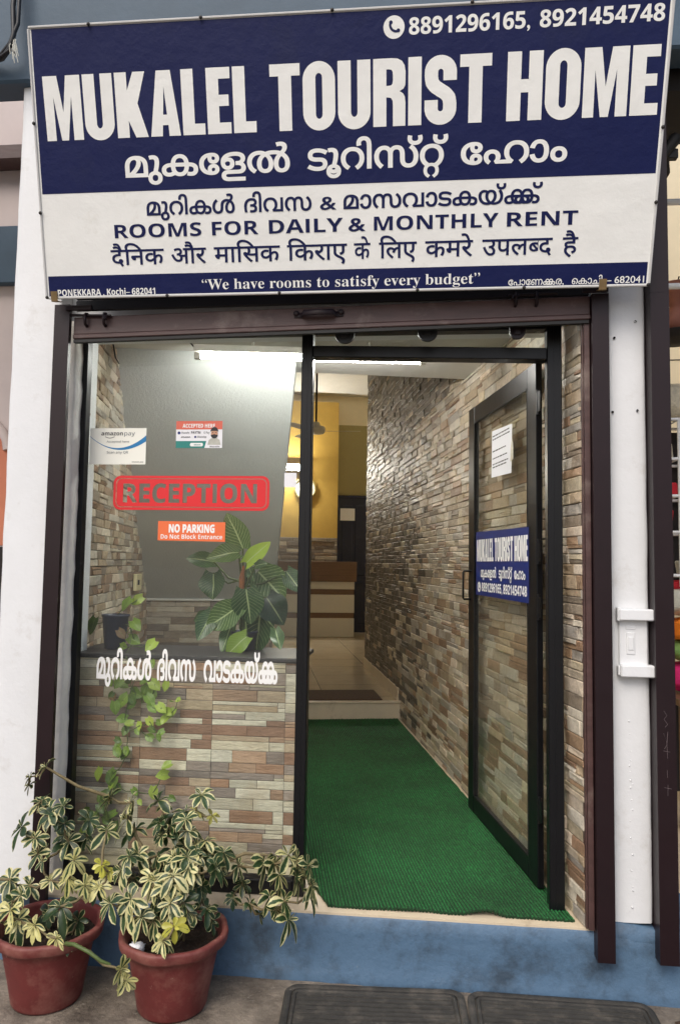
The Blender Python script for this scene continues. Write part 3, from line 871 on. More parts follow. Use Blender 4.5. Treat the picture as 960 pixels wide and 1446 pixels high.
for i in range(9):
    x = 0.692 + (1.0 - 0.692) * i / 8
    rows.append([(x, 0.001, 0.20), (x, 0.0012 - 0.002, 0.240 + 0.02 * math.exp(-((x - 0.72) / 0.1) ** 2)), (x, 0.02, 0.242 + 0.02 * math.exp(-((x - 0.72) / 0.1) ** 2)), (x, 0.3, 0.242 + 0.02 * math.exp(-((x - 0.72) / 0.1) ** 2))])
b.grid(rows)
struct('plinth_curve', b, MAT['blue_paint'])
b = MB(); b.wbox(-3.4, 3.4, -0.03, 0.1, 3.41, 4.6, bev=0.01)
tag(b.build('roof_band', MAT['beam_blue']), 'dull blue painted concrete band above the sign', 'beam')
b = MB()
rows = []
for i in range(50):
    z = ZF + (2.445 - ZF) * i / 49; e = 0.004 * noise.noise(Vector((0, z * 9, 2))) + 0.003 * noise.noise(Vector((0, z * 30, 5)))
    rows.append([(-1.40, 0.045, z), (-1.356 + e, 0.045, z), (-1.347 + e, 0.052, z), (-1.345 + e * 1.4, 0.107, z)])
b.grid(rows)
tag(b.build('plaster_strip', MAT['reveal']), 'ragged white plaster strip between the left maroon rail and black window frame', 'plaster strip')

# ---- switch housing on the right pillar
t = thing('switch_box', 'white overpainted switch housing with two caps on the narrow right pillar', 'switch box', (0.78, 0.0, 1.22))
b = MB(); b.wbox(0.728, 0.826, -0.006, 0.004, 1.14, 1.31, bev=0.003); b.build('plate', MAT['white_paint'], t)
b = MB(); b.wbox(0.752, 0.782, -0.0095, -0.004, 1.185, 1.262, bev=0.002); b.wbox(0.750, 0.786, -0.008, -0.004, 1.272, 1.286, bev=0.002); b.wbox(0.757, 0.777, -0.012, -0.008, 1.20, 1.247, bev=0.002); b.build('rocker_panel', MAT['white_paint'], t)
b = MB(); b.wbox(0.722, 0.850, -0.034, 0.004, 1.305, 1.345, bev=0.004); b.wbox(0.718, 0.732, -0.028, 0.004, 1.302, 1.35, bev=0.003); b.build('upper_cap', MAT['white_paint'], t)
b = MB(); b.wbox(0.726, 0.846, -0.036, 0.004, 1.108, 1.150, bev=0.004); b.wbox(0.72, 0.732, -0.022, 0.004, 1.112, 1.146, bev=0.003); b.build('lower_cap', MAT['white_paint'], t)

# ---- rolling shutter: guide rails, curtain roll, bottom bar
def rail(x0, x1, slot, z0, label, dep=0.045):
    b = MB()
    w = x1 - x0
    b.wbox(x0, x1, -0.052, -0.046, z0, 2.478)                      # front web
    b.wbox(x0, x0 + 0.005, -0.046, dep, z0, 2.478); b.wbox(x1 - 0.005, x1, -0.046, dep, z0, 2.478)
    b.wbox(x0 + 0.005, x1 - 0.005, dep - 0.006, dep, z0, 2.478)
    b.wbox(x0 + 0.006, x1 - 0.006, -0.044, dep - 0.007, z0, z0 + 0.004)
    o = tag(b.build('guide_rail', MAT['maroon']), label, 'shutter rail')
    return o
r1 = rail(-1.393, -1.332, 1, 0.15, 'maroon steel rail standing beside the wide left pillar', -0.030)
r2 = rail(0.634, 0.693, 1, 0.15, 'maroon steel rail between the stone wall and the narrow white pillar')
r3 = rail(0.838, 0.902, 1, 0.155, 'maroon steel rail at the right edge, beside the neighbouring shop')
b = MB(); b.wbox(0.612, 0.632, -0.022, 0.040, 0.24, 2.45, bev=0.002); b.wbox(0.606, 0.611, -0.01, 0.030, 0.24, 2.45)
b.build('inner_channel', MAT['maroon_dull'], r2)
b = MB(); b.wbox(0.838, 0.902, -0.051, 0.04, 2.479, 3.38)
b.build('upper_rail', MAT['maroon'], r3)
rnd = random.Random(4)
b = MB()     # chalk scribble on the far right rail
for pts in ([(0.862, 1.00), (0.872, 0.985), (0.862, 0.972), (0.874, 0.955), (0.865, 0.945)], [(0.86, 0.925), (0.868, 0.90), (0.874, 0.93), (0.87, 0.885), (0.862, 0.872)], [(0.858, 0.865), (0.880, 0.862)], [(0.87, 0.90), (0.872, 0.84)], [(0.870, 0.80), (0.871, 0.775)], [(0.860, 0.742), (0.884, 0.738)], [(0.872, 0.752), (0.871, 0.715)]):
    b.tube([(x, -0.0522, z) for x, z in pts], 0.0005, 5)
b.build('chalk_mark', pbr('chalk', lin(112, 100, 102), 0.9, var=0.2), r3)

t = thing('roller_shutter', 'raised maroon roller shutter with its bottom bar across the doorway top', 'shutter', (-0.35, 0, 2.34))
def tilt(x): return 0.036 * (x + 1.33) / 1.96        # the bar hangs a little lower at its left end
b = MB()
for (z0, z1, y0, y1) in ((2.392, 2.462, -0.030, -0.010), (2.374, 2.392, -0.036, -0.006)):
    b.box((-1.324, y0, z0 - 0.027), (1.957, 0, 0.043), (0, y1 - y0, 0), (0, 0, z1 - z0), bev=0.003)
bar = b.build('bottom_bar', MAT['maroon_dull'], t)
b = MB(); b.box((-1.322, -0.031, 2.334), (1.95, 0, 0.043), (0, 0.02, 0), (0, 0, 0.011)); b.build('rubber_seal', MAT['rubber'], bar)
b = MB()
prof = [(-0.455, -0.032), (-0.44, -0.034), (-0.425, -0.036), (-0.415, -0.066), (-0.36, -0.070), (-0.305, -0.066), (-0.296, -0.036), (-0.28, -0.034), (-0.268, -0.032)]
zz = [2.438 - 0.014 + 0.0143 * (x + 0.45) for x, y in prof]
b.grid([[(x, y, z_ - 0.010) for (x, y), z_ in zip(prof, zz)], [(x, y - 0.003, z_) for (x, y), z_ in zip(prof, zz)], [(x, y, z_ + 0.010) for (x, y), z_ in zip(prof, zz)], [(x, y + 0.006, z_ + 0.010) for (x, y), z_ in zip(prof, zz)], [(x, y + 0.006, z_ - 0.010) for (x, y), z_ in zip(prof, zz)]], close=False)
for x in (-0.447, -0.277):
    b.lathe((x, -0.032, 2.431 + 0.0143 * (x + 0.45)), [(0.011, 0), (0.011, 0.006), (0.006, 0.009), (0.0, 0.009)], 14, ax=XAX, ay=ZAX, az=-YAX)
b.build('handle', MAT['maroon'], bar)
for sx, x0 in ((1, -1.27), (-1, 0.44)):
    b = MB()
    zc = 2.42 + tilt(x0) * 1.5
    for k in range(2):
        x = x0 + sx * k * 0.075
        b.tube([(x, -0.030, zc + 0.024), (x, -0.046, zc + 0.020), (x, -0.050, zc), (x, -0.046, zc - 0.020), (x, -0.030, zc - 0.024)], 0.006, 8)
    b.tube([(x0 - sx * 0.075, -0.040, zc + 0.018), (x0 + sx * 0.10, -0.040, zc + 0.012)], 0.0055, 10)
    b.tube([(x0 + sx * 0.06, -0.041, zc + 0.012), (x0 + sx * 0.085, -0.052, zc + 0.006), (x0 + sx * 0.088, -0.06, zc - 0.008)], 0.005, 8)
    b.build('sliding_latch', MAT['maroon'], bar)
for x0 in (-1.345, 0.60):
    b = MB(); b.box((x0, -0.062, 2.452 + tilt(x0) * 0.8), (0.105 if x0 < 0 else 0.09, 0, 0.0), (0, 0.012, 0), (0, 0, 0.02), bev=0.002); b.build('latch_plate', MAT['maroon'], bar)
b = MB()
for k in range(11):      # slats climbing to the drum behind the sign
    z0 = 2.462 + k * 0.045
    b.box((-1.323, -0.022, z0), (1.955, 0, 0.02 if k == 0 else 0.0), (0, 0.014, 0), (0, 0, 0.042), bev=0.004)
b.build('slat_curtain', MAT['shutter'], t)
b = MB(); b.tube([(-1.38, 0.0, 3.06), (0.68, 0.0, 3.06)], 0.095, 24); b.build('drum', MAT['shutter'], t)
for i, x in enumerate((-0.267, 0.047, 0.380)):      # rounded stops hanging below the bar
    w2 = 0.037 if i < 2 else 0.029
    out = [(-w2, 0.10), (-w2, 0.0)] + [(w2 * math.cos(a), w2 * 0.9 * math.sin(a)) for a in [math.pi + math.pi * k / 12 for k in range(1, 12)]] + [(w2, 0.0), (w2, 0.10)]
    zb = 2.363 + (0.004 if i == 1 else 0)
    b = MB()
    for k in range(len(out) - 1):
        (xa, za), (xb, zb_) = out[k], out[k + 1]
        b.face([(x + xa, 0.014, zb + za), (x + xb, 0.014, zb + zb_), (x + xb, 0.032, zb + zb_), (x + xa, 0.032, zb + za)])
        s_ = 0.84
        b.face([(x + xa, 0.014, zb + za), (x + xb, 0.014, zb + zb_), (x + xb * s_, 0.014, zb + zb_ * s_ + 0.002), (x + xa * s_, 0.014, zb + za * s_ + 0.002)])
        b.face([(x + xa * s_, 0.014, zb + za * s_ + 0.002), (x + xb * s_, 0.014, zb + zb_ * s_ + 0.002), (x, 0.021, zb + 0.05)])
    b.face([(x + xa, 0.032, zb + za) for xa, za in out])
    b.wbox(x - 0.012, x + 0.012, 0.010, 0.018, zb - 0.012, zb + 0.016, bev=0.002)
    st = b.build('stop_lug', MAT['rubber'] if i < 2 else MAT['maroon'], t)

# ================================================================== THE SIGN
SO = Vector((0, -0.12, 2.477)); SET = Vector((0, -0.26, 0.883)).normalized(); SN = Vector((0, -0.883, -0.26)).normalized()
SP = Plane(SO, XAX, SET, SN)
t = thing('shop_sign', 'big blue and white tourist home signboard leaning out over the entrance', 'sign', (-0.28, -0.12, 2.477))
S0, S1, T1 = -1.389, 0.8115, 0.9225
def xl(f): return S0 + 0.024 * f
def xr(f): return S1 + 0.0145 * f
def sheet(mb, t0, t1, h, ins=0.0):
    f0, f1 = t0 / T1, t1 / T1; n = 40; rows = []
    for j, (f, tt) in enumerate(((f0, t0), (f1, t1))):
        rows.append([SP.P(xl(f) + ins + (xr(f) - xl(f) - 2 * ins) * k / n, tt - (0.008 * (k / n) * f), h) for k in range(n + 1)])
    mb.grid(rows, smooth=True)
b = MB()
b.face([SP.P(xl(0), 0, -0.018), SP.P(xr(0), 0, -0.018), SP.P(xr(1), T1 - 0.008, -0.018), SP.P(xl(1), T1, -0.018)])
sheet(b, 0.0, 0.368, 0.0); sheet(b, 0.368, T1, 0.0)
b.build('board', MAT['sign_white'], t, merge=False)
b = MB(); sheet(b, 0.370, T1 - 0.008, 0.0006, 0.010); b.build('upper_blue_field', MAT['sign_blue'], t)
b = MB(); sheet(b, 0.008, 0.0805, 0.0006, 0.010); b.build('lower_blue_band', MAT['sign_blue'], t)
b = MB()
def edge(a, c, w=0.008, d=0.024):
    a, c = Vector(a), Vector(c); l = c - a; inw = SN.cross(l).normalized()
    b.box(a - inw * w * 0.5 - SN * (d - 0.005), l, inw * w, SN * d, bev=0.002)
A_, B_, C_, D_ = SP.P(xl(0), 0.002), SP.P(xr(0), 0.002), SP.P(xr(1), T1 - 0.010), SP.P(xl(1), T1 - 0.002)
edge(A_, B_); edge(B_ + SET * 0.005, C_ - SET * 0.005); edge(C_, D_); edge(D_ - SET * 0.005, A_ + SET * 0.005)
b.build('edge_frame', MAT['sign_edge'], t)
for (s_, t_) in ((-1.142, .918), (-0.741, .918), (-0.287, .917), (0.18, .916), (0.56, .914), (-1.374, .609), (-1.381, .305), (-1.386, .004), (-0.919, .002), (-0.496, .002), (0.007, .002), (0.383, .002), (0.808, .003), (0.814, 0.273), (0.819, 0.509)):
    b = MB(); b.lathe(SP.P(s_, t_, 0.005), [(0.0062, 0), (0.0062, 0.003), (0.004, 0.0055), (0, 0.006)], 10, ax=XAX, ay=SET, az=SN); b.build('bolt', MAT['bolt'], t)
for s_ in (-1.358, 0.653):
    b = MB(); b.box(SP.P(s_ - 0.012, -0.010, 0.0062), XAX * 0.026, SET * 0.036, SN * 0.0012); b.box(SP.P(s_ - 0.012, -0.012, -0.03), XAX * 0.026, SET * 0.003, SN * 0.036); b.build('clip', MAT['tape'], t)
def line(name, mat, fn, h=0.0012):
    b = MB(); fn(b, h); return b.build(name, MAT[mat], t)
def f_head(b, h):
    for w_, a, c in (('MUKALEL', -1.330, -0.560), ('TOURIST', -0.509, 0.250), ('HOME', 0.302, 0.797)):
        put(b, SP, poster_word(w_), a, c, 0.549, 0.00213, h)
line('heading_lettering', 'sign_white', f_head)
def f_phone(b, h):
    put_raw(b, SP, [circle(-0.079, 0.856, 0.0355)], h)
    write(b, SP, '8891296165,', -0.029, 0.371, 0.831, 0.051, SANS_BOLD, 0.008, 'H', h)
    write(b, SP, '8921454748', 0.402, 0.801, 0.831, 0.051, SANS_BOLD, 0.008, 'H', h)
line('phone_number', 'sign_white', f_phone)
b = MB(); put_raw(b, SP, handset(-0.079, 0.856, 0.026), 0.0018); b.build('telephone_symbol', MAT['sign_blue'], t)
def f_m1(b, h):
    for k, a, c in (('mukalel', -1.048, -0.445), ('tourist', -0.384, 0.108), ('home', 0.152, 0.511)):
        write(b, SP, ML[k], a, c, 0.418, 0.070, None, 0.020, 'വ', h)
line('malayalam_heading', 'sign_white', f_m1)
def f_m2(b, h):
    for k, a, c in (('murikal', -0.978, -0.650), ('divasa', -0.616, -0.371), ('masavadakaykk', -0.257, 0.434)):
        write(b, SP, ML[k], a, c, 0.2855, 0.047, None, 0.017, 'വ', h)
    write(b, SP, '&', -0.341, -0.282, 0.285, 0.044, None, 0.012, 'H', h)
line('malayalam_notice', 'sign_blue', f_m2)
def f_en(b, h):
    for w_, a, c in (('ROOMS', -1.105, -0.778), ('FOR', -0.738, -0.567), ('DAILY', -0.528, -0.260), ('MONTHLY', -0.149, 0.287), ('RENT', 0.316, 0.558)):
        write(b, SP, w_, a, c, 0.2095, 0.0465, SANS_BOLD, 0.0, 'H', h)
    write(b, SP, '&', -0.240, -0.179, 0.2095, 0.045, None, 0.014, 'H', h)
line('english_notice', 'sign_blue', f_en)
def f_hi(b, h):
    for k, a, c in (('dainik', -1.126, -0.923), ('aur', -0.896, -0.764), ('masik', -0.735, -0.490), ('kiraye', -0.464, -0.246), ('ke', -0.221, -0.162), ('liye', -0.131, 0.003), ('kamre', 0.033, 0.201), ('uplabd', 0.233, 0.476), ('hai', 0.510, 0.563)):
        write(b, SP, HI[k], a, c, 0.115, 0.0535, None, 0.011, 'र', h)
line('hindi_notice', 'sign_blue', f_hi)
line('slogan', 'sign_white', lambda b, h: write(b, SP, '“We have rooms to satisfy every budget”', -0.786, 0.228, 0.0205, 0.036, SERIF_BOLD, -0.004, 'H', h))
line('address_lettering', 'sign_white', lambda b, h: write(b, SP, 'PONEKKARA , Kochi– 682041', -1.344, -0.965, 0.0085, 0.023, SANS_BOLD, 0.004, 'H', h))
def f_m3(b, h):
    write(b, SP, ML['ponekkara'], 0.328, 0.520, 0.011, 0.020, None, 0.008, 'വ', h)
    write(b, SP, ML['kochi'], 0.548, 0.652, 0.011, 0.020, None, 0.008, 'വ', h)
    write(b, SP, '– 682041', 0.664, 0.794, 0.011, 0.023, None, 0.008, 'H', h)
line('malayalam_address', 'sign_white', f_m3)

# ================================================================== GLAZED FRONT
YG = 0.15
t = thing('glass_front', 'black aluminium shopfront frame with a tall clear pane and narrow transom pane', 'shopfront', (-0.4, YG, ZF))
def bar_(name, x0, x1, z0, z1, y0=0.108, y1=0.168, dz=0.0):
    b = MB(); b.box((x0, y0, z0), (x1 - x0, 0, dz), (0, y1 - y0, 0), (0, 0, z1 - z0), bev=0.003)
    # a shallow groove line on the face
    if z1 - z0 > 1: b.wbox(x0 + (x1 - x0) * 0.44, x0 + (x1 - x0) * 0.56, y0 - 0.0015, y0 + 0.001, z0 + 0.003, z1 - 0.003)
    return b.build(name, MAT['alu_black'], t)
bar_('jamb', -1.378, -1.326, ZF + 0.001, 2.443, 0.108, 0.153)
bar_('mullion', -0.4455, -0.401, ZF + 0.001, 2.443)
bar_('jamb', 0.503, 0.558, ZF + 0.001, 2.443)
bar_('head_rail', -1.3255, -0.446, 2.402, 2.443, 0.11, 0.166)
bar_('head_rail', -0.4005, 0.5025, 2.402, 2.443, 0.11, 0.166)
bar_('transom', -0.4005, 0.5025, 2.304, 2.350, 0.106, 0.170, dz=-0.022)
bar_('bottom_rail', -1.3255, -0.446, ZF + 0.001, 0.292, 0.11, 0.166)
b = MB(); b.wbox(-1.325, -0.4465, YG - 0.003, YG + 0.003, 0.293, 2.401); b.build('shop_window', MAT['glass'], t)
b = MB(); b.wbox(-0.40, 0.502, YG - 0.003, YG + 0.003, 2.340, 2.401); b.build('transom_pane', MAT['glass'], t)
b = MB(); b.wbox(-1.3255, -0.446, 0.1095, 0.1105, 0.2925, 0.2945); b.build('glazing_bead', MAT['rubber'], t)

GP = Plane((0, YG - 0.0036, 0), XAX, ZAX, -YAX)
def mk(polys, name, m, parent, h, pl=GP):
    b = MB(); put_raw(b, pl, polys, h); return b.build(name, MAT[m], parent)
def wr(name, m, parent, h, items, pl=GP):
    b = MB()
    for it in items:
        txt, s0, s1, t0, hh = it[:5]; st = it[5] if len(it) > 5 else SANS_BOLD; wt = it[6] if len(it) > 6 else 0.0; rf = it[7] if len(it) > 7 else 'H'
        write(b, pl, txt, s0, s1, t0, hh, st, wt, rf, h)
    return b.build(name, MAT[m], parent)
# payment sticker
t = thing('payment_sticker', 'cream mobile payment sticker with a blue curve on the shop window', 'sticker', (-1.2, YG, 1.95))
x0, x1, z0, z1 = -1.320, -1.083, 1.880, 2.029; w_, h_ = x1 - x0, z1 - z0
mk([rect(x0, x1, z0, z1)], 'sheet', 'cream_vinyl', t, 0.0004)
top_ = []; bot_ = []
for i in range(25):
    f = i / 24
    yt = 0.78 - 1.36 * f * (1 - f) + 0.02 * f
    th = 0.015 + 0.15 * f ** 2.2
    top_.append((x0 + w_ * f, z0 + h_ * (yt - 0.0 * f))); bot_.append((x0 + w_ * f, z0 + h_ * (yt - th)))
mk([bot_ + top_[::-1]], 'blue_curve', 'sky_blue', t, 0.0010)
wr('wordmark', 'ink', t, 0.0014, [('amazon', x0 + w_ * .20, x0 + w_ * .585, z0 + h_ * .80, .0165, SANS_BOLD, 0.0, 'H')])
wr('wordmark', 'grey_ink', t, 0.0014, [('pay', x0 + w_ * .61, x0 + w_ * .80, z0 + h_ * .80, .0165, SANS, 0.004, 'H')])
mk(stroke([(x0 + w_ * (.27 + .17 * k / 10), z0 + h_ * (.765 - .04 * math.sin(math.pi * k / 10))) for k in range(11)], .0022), 'smile_mark', 'ink', t, 0.0014)
wr('caption', 'grey_ink', t, 0.0016, [('Accepted here', x0 + w_ * .30, x0 + w_ * .70, z0 + h_ * .60, .0085, SANS, 0.006), ('Scan any QR', x0 + w_ * .31, x0 + w_ * .69, z0 + h_ * .30, .0095, SANS, 0.012)])
wr('small_print', 'ink', t, 0.0014, [('amazon pay', x0 + w_ * .76, x0 + w_ * .965, z0 + h_ * .055, .0045, SANS_BOLD)])
# accepted-here card
t = thing('payment_sticker', 'small payment card sticker with a coral top band and a bearded man', 'sticker', (-0.86, YG, 2.0))
x0, x1, z0, z1 = -0.959, -0.768, 1.947, 2.057; w_, h_ = x1 - x0, z1 - z0
mk([rect(x0, x1, z0, z1)], 'sheet', 'paper', t, 0.0004)
mk([rect(x0, x1, z0 + h_ * .69, z1)], 'coral_band', 'coral', t, 0.0009)
wr('heading_lettering', 'white_vinyl', t, 0.0014, [('ACCEPTED HERE', x0 + w_ * .14, x0 + w_ * .84, z0 + h_ * .755, .0155, SANS_BOLD, .01)])
mk([[(x0, z0), (x0 + w_ * .62, z0), (x0 + w_ * .66, z0 + h_ * .26), (x0, z0 + h_ * .26)]], 'teal_band', 'teal', t, 0.0009)
mk([rrect(x0 + w_ * .31, x0 + w_ * .59, z0 + h_ * .06, z0 + h_ * .19, .006)], 'pill', 'white_vinyl', t, 0.0014)
wr('logos', 'grey_ink', t, 0.0014, [('PhonePe', x0 + w_ * .12, x0 + w_ * .29, z0 + h_ * .53, .008), ('G Pay', x0 + w_ * .60, x0 + w_ * .73, z0 + h_ * .53, .009), ('WhatsApp', x0 + w_ * .46, x0 + w_ * .66, z0 + h_ * .38, .008)])
wr('logos', 'ink', t, 0.0014, [('PAYTM', x0 + w_ * .33, x0 + w_ * .53, z0 + h_ * .53, .010), ('amazon', x0 + w_ * .11, x0 + w_ * .31, z0 + h_ * .38, .007), ('BharatPe', x0 + w_ * .74, x0 + w_ * .95, z0 + h_ * .03, .005)])
mk([circle(x0 + w_ * .065, z0 + h_ * .56, .006), circle(x0 + w_ * .42, z0 + h_ * .41, .0045)], 'logo_dots', 'royal', t, 0.0014)
wr('pill_lettering', 'teal', t, 0.0019, [('bharat', x0 + w_ * .40, x0 + w_ * .54, z0 + h_ * .095, .006)])
cx, cz = x0 + w_ * .83, z0 + h_ * .56
mk([[(cx - .027, z0 + h_ * .12), (cx + .027, z0 + h_ * .12), (cx + .022, z0 + h_ * .30), (cx + .008, z0 + h_ * .38), (cx - .008, z0 + h_ * .38), (cx - .022, z0 + h_ * .30)]], 'printed_shirt', 'cloth_grey', t, 0.0012)
mk([[(cx + .014 * math.cos(a), cz - .003 + .019 * math.sin(a)) for a in [k * math.pi / 10 for k in range(20)]]], 'printed_face', 'skin', t, 0.0016)
mk([[(cx + .0165 * math.cos(a), cz + .004 + .020 * math.sin(a)) for a in [math.pi * k / 10 for k in range(11)]] + [(cx - .011, cz + .008), (cx + .011, cz + .008)],
    [(cx + .0145 * math.cos(a), cz - .008 + .015 * math.sin(a)) for a in [math.pi + math.pi * k / 10 for k in range(11)]] + [(cx + .008, cz - .008), (cx, cz - .005), (cx - .008, cz - .008)],
    circle(cx - .006, cz + .001, .0018, 8), circle(cx + .006, cz + .001, .0018, 8)], 'printed_hair', 'ink', t, 0.0020)
# RECEPTION
t = thing('reception_sticker', 'red RECEPTION sticker with see-through letters on the shop window', 'sticker', (-0.9, YG, 1.76))
x0, x1, z0, z1 = -1.213, -0.571, 1.695, 1.834
outer = rrect(x0, x1, z0, z1, .030); in1 = rrect(x0 + .010, x1 - .010, z0 + .010, z1 - .010, .023); in2 = rrect(x0 + .014, x1 - .014, z0 + .014, z1 - .014, .020)
L_ = layout('RECEPTION', 0.012, SANS_BOLD, 0.015); a0, a1, c0, c1 = bounds(L_)
kx = (0.551) / (a1 - a0); kz = 0.076 / cap_of(SANS_BOLD, 'H', 0.012)
lets = [[(-1.172 + (p[0] - a0) * kx, 1.726 + p[1] * kz) for p in q][::-1] for q in L_]
mk([outer, in1[::-1], in2] + lets, 'sheet', 'red', t, 0.0004)
halo = []
for q in lets: halo += stroke(q, 0.0012, closed=True)
mk(stroke(rrect(x0 + .012, x1 - .012, z0 + .012, z1 - .012, .021), .0016, closed=True), 'white_keyline', 'coral', t, 0.0002)
# NO PARKING
t = thing('no_parking_sticker', 'orange NO PARKING sticker below the red one on the window', 'sticker', (-0.88, YG, 1.61))
x0, x1, z0, z1 = -1.022, -0.746, 1.571, 1.651
mk([[(x0, z0 + .002), (x1, z0 - .001), (x1, z1 - .003), (x0, z1)]], 'sheet', 'orange', t, 0.0004)
b = MB()
def poster2(word, s0, s1, t0, hh, pl=GP, h=.001):
    pass
wr('lettering', 'white_vinyl', t, 0.0010, [('NO PARKING', -0.977, -0.789, 1.606, .0325, SANS_BOLD, .03), ('Do Not Block Entrance', -1.009, -0.757, 1.580, .0175, SANS_BOLD, -0.002)])
# blank square
t0_ = mk([rect(-0.512, -0.463, 1.790, 1.847)], 'blank_sticker', 'paper', None, 0.0004)
tag(t0_, 'small square white sticker at the right edge of the shop window', 'sticker')
# window lettering
b = MB()
for k, a, c in (('murikal', -1.256, -1.030), ('divasa', -1.007, -0.850), ('vadakaykka', -0.818, -0.523)):
    write(b, GP, ML[k], a, c, 1.022, 0.082, None, 0.030, 'വ', 0.0006)
tag(b.build('window_lettering', MAT['white_vinyl']), 'white Malayalam vinyl lettering across the window at ledge height', 'lettering')

# ================================================================== OPEN DOOR
t = thing('glass_door', 'open black framed glass door swung inwards against the stone wall', 'door', tuple(W(0.55, 0.2, 0.25)))
def ub(name, u0, u1, v0, v1, z0, z1, m='alu_black', bev=0.003):
    b = MB(); b.ubox(u0, u1, v0, v1, z0, z1, bev=bev); return b.build(name, MAT[m], t)
ub('stile', 0.530, 0.556, 0.160, 0.262, 0.252, 2.318)
ub('stile', 0.530, 0.556, 1.030, 1.128, 0.252, 2.318)
ub('top_rail', 0.531, 0.555, 0.2625, 1.0295, 2.232, 2.317)
ub('bottom_rail', 0.531, 0.555, 0.2625, 1.0295, 0.253, 0.335)
b = MB(); b.ubox(0.529, 0.5315, 0.2635, 0.2665, 0.336, 2.231); b.ubox(0.529, 0.5315, 1.025, 1.028, 0.336, 2.231); b.ubox(0.529, 0.5315, 0.267, 1.025, 0.336, 0.340); b.ubox(0.529, 0.5315, 0.267, 1.025, 2.227, 2.231); b.build('glazing_bead', MAT['rubber'], t)
b = MB(); b.ubox(0.543, 0.547, 0.2625, 1.0295, 0.3355, 2.2315); b.build('door_pane', MAT['door_glass'], t)
b = MB(); b.tube([W(0.530, 1.085, 1.462), W(0.494, 1.085, 1.462), W(0.490, 1.085, 1.456), W(0.490, 1.085, 1.322), W(0.494, 1.085, 1.316), W(0.530, 1.085, 1.316)], 0.0055, 10); b.build('handle', MAT['alu_black'], t)
for z in (0.5, 1.28, 1.50, 2.1):
    b = MB(); b.tube([W(0.535, 0.150, z), W(0.535, 0.150, z + 0.10)], 0.007, 10); b.ubox(0.531, 0.534, 0.120, 0.165, z + 0.01, z + 0.09); b.build('hinge', MAT['alu_black'], t)
DP = Plane(W(0.5285, 0, 0), -VAX, ZAX, -UAX)
t = thing('door_sticker', 'royal blue name sticker with white lettering on the open glass door', 'sticker', tuple(W(0.528, 0.6, 1.5)))
b = MB(); b.face([DP.P(-0.985, 1.345), DP.P(-0.240, 1.340), DP.P(-0.240, 1.652), DP.P(-0.985, 1.660)]); b.build('sheet', MAT['royal'], t)
b = MB()
WT = poster_word('MUKALEL TOURIST HOME'.replace(' ', '~'))
def spaced():
    x = 0; polys = []
    for ch in 'MUKALEL TOURIST HOME':
        p, a = poster(ch)
        if ch == ' ': x += 20; continue
        for q in p: polys.append([(c + x, d) for c, d in q])
        x += a + 4
    return polys
put(b, DP, spaced(), -0.965, -0.250, 1.512, 0.00108, 0.0012); b.build('heading_lettering', MAT['white_vinyl'], t)
b = MB()
for k, a, c in (('mukalel', -0.900, -0.660), ('tourist', -0.625, -0.440), ('home', -0.415, -0.280)):
    write(b, DP, ML[k], a, c, 1.436, 0.036, None, 0.024, 'വ', 0.0012)
b.build('malayalam_lettering', MAT['white_vinyl'], t)
b = MB(); put_raw(b, DP, [circle(-0.928, 1.385, 0.026, 24)], 0.0012)
write(b, DP, '8891296165, 8921454748', -0.885, -0.262, 1.366, 0.042, SANS_BOLD, 0.012, 'H', 0.0012); b.build('phone_number', MAT['white_vinyl'], t)
b = MB(); put_raw(b, DP, handset(-0.928, 1.385, 0.019), 0.0018); b.build('telephone_symbol', MAT['royal'], t)
NP = Plane(W(0.5415, 0, 0), -VAX, ZAX, -UAX)
t = thing('paper_notice', 'white paper notice with typed lines taped inside the open door', 'notice', tuple(W(0.544, 0.63, 2.0)))
b = MB(); b.face([NP.P(-0.775, 1.915), NP.P(-0.490, 1.905), NP.P(-0.478, 2.125), NP.P(-0.765, 2.140)]); b.build('sheet', MAT['paper'], t)
b = MB(); rnd = random.Random(2)
for z, f in ((2.108, .9), (2.092, .9), (2.035, .75), (2.000, .78), (1.972, .85), (1.958, .7)):
    s = -0.755
    while s < -0.755 + 0.26 * f:
        l = rnd.uniform(.012, .04); b.face([NP.P(s, z, .0008), NP.P(s + l, z, .0008), NP.P(s + l, z + .0055, .0008), NP.P(s, z + .0055, .0008)]); s += l + .006
b.build('typed_lines', MAT['ink'], t)

b = MB(); b.face([NP.P(-0.500, 1.955, .0012), NP.P(-0.455, 1.965, .003), NP.P(-0.448, 2.030, .006), NP.P(-0.470, 2.060, .004), NP.P(-0.492, 2.02, .002)])
tag(b.build('torn_paper', MAT['plastic_wrap']), 'small torn paper scrap taped beside the white notice on the door glass', 'paper scrap')

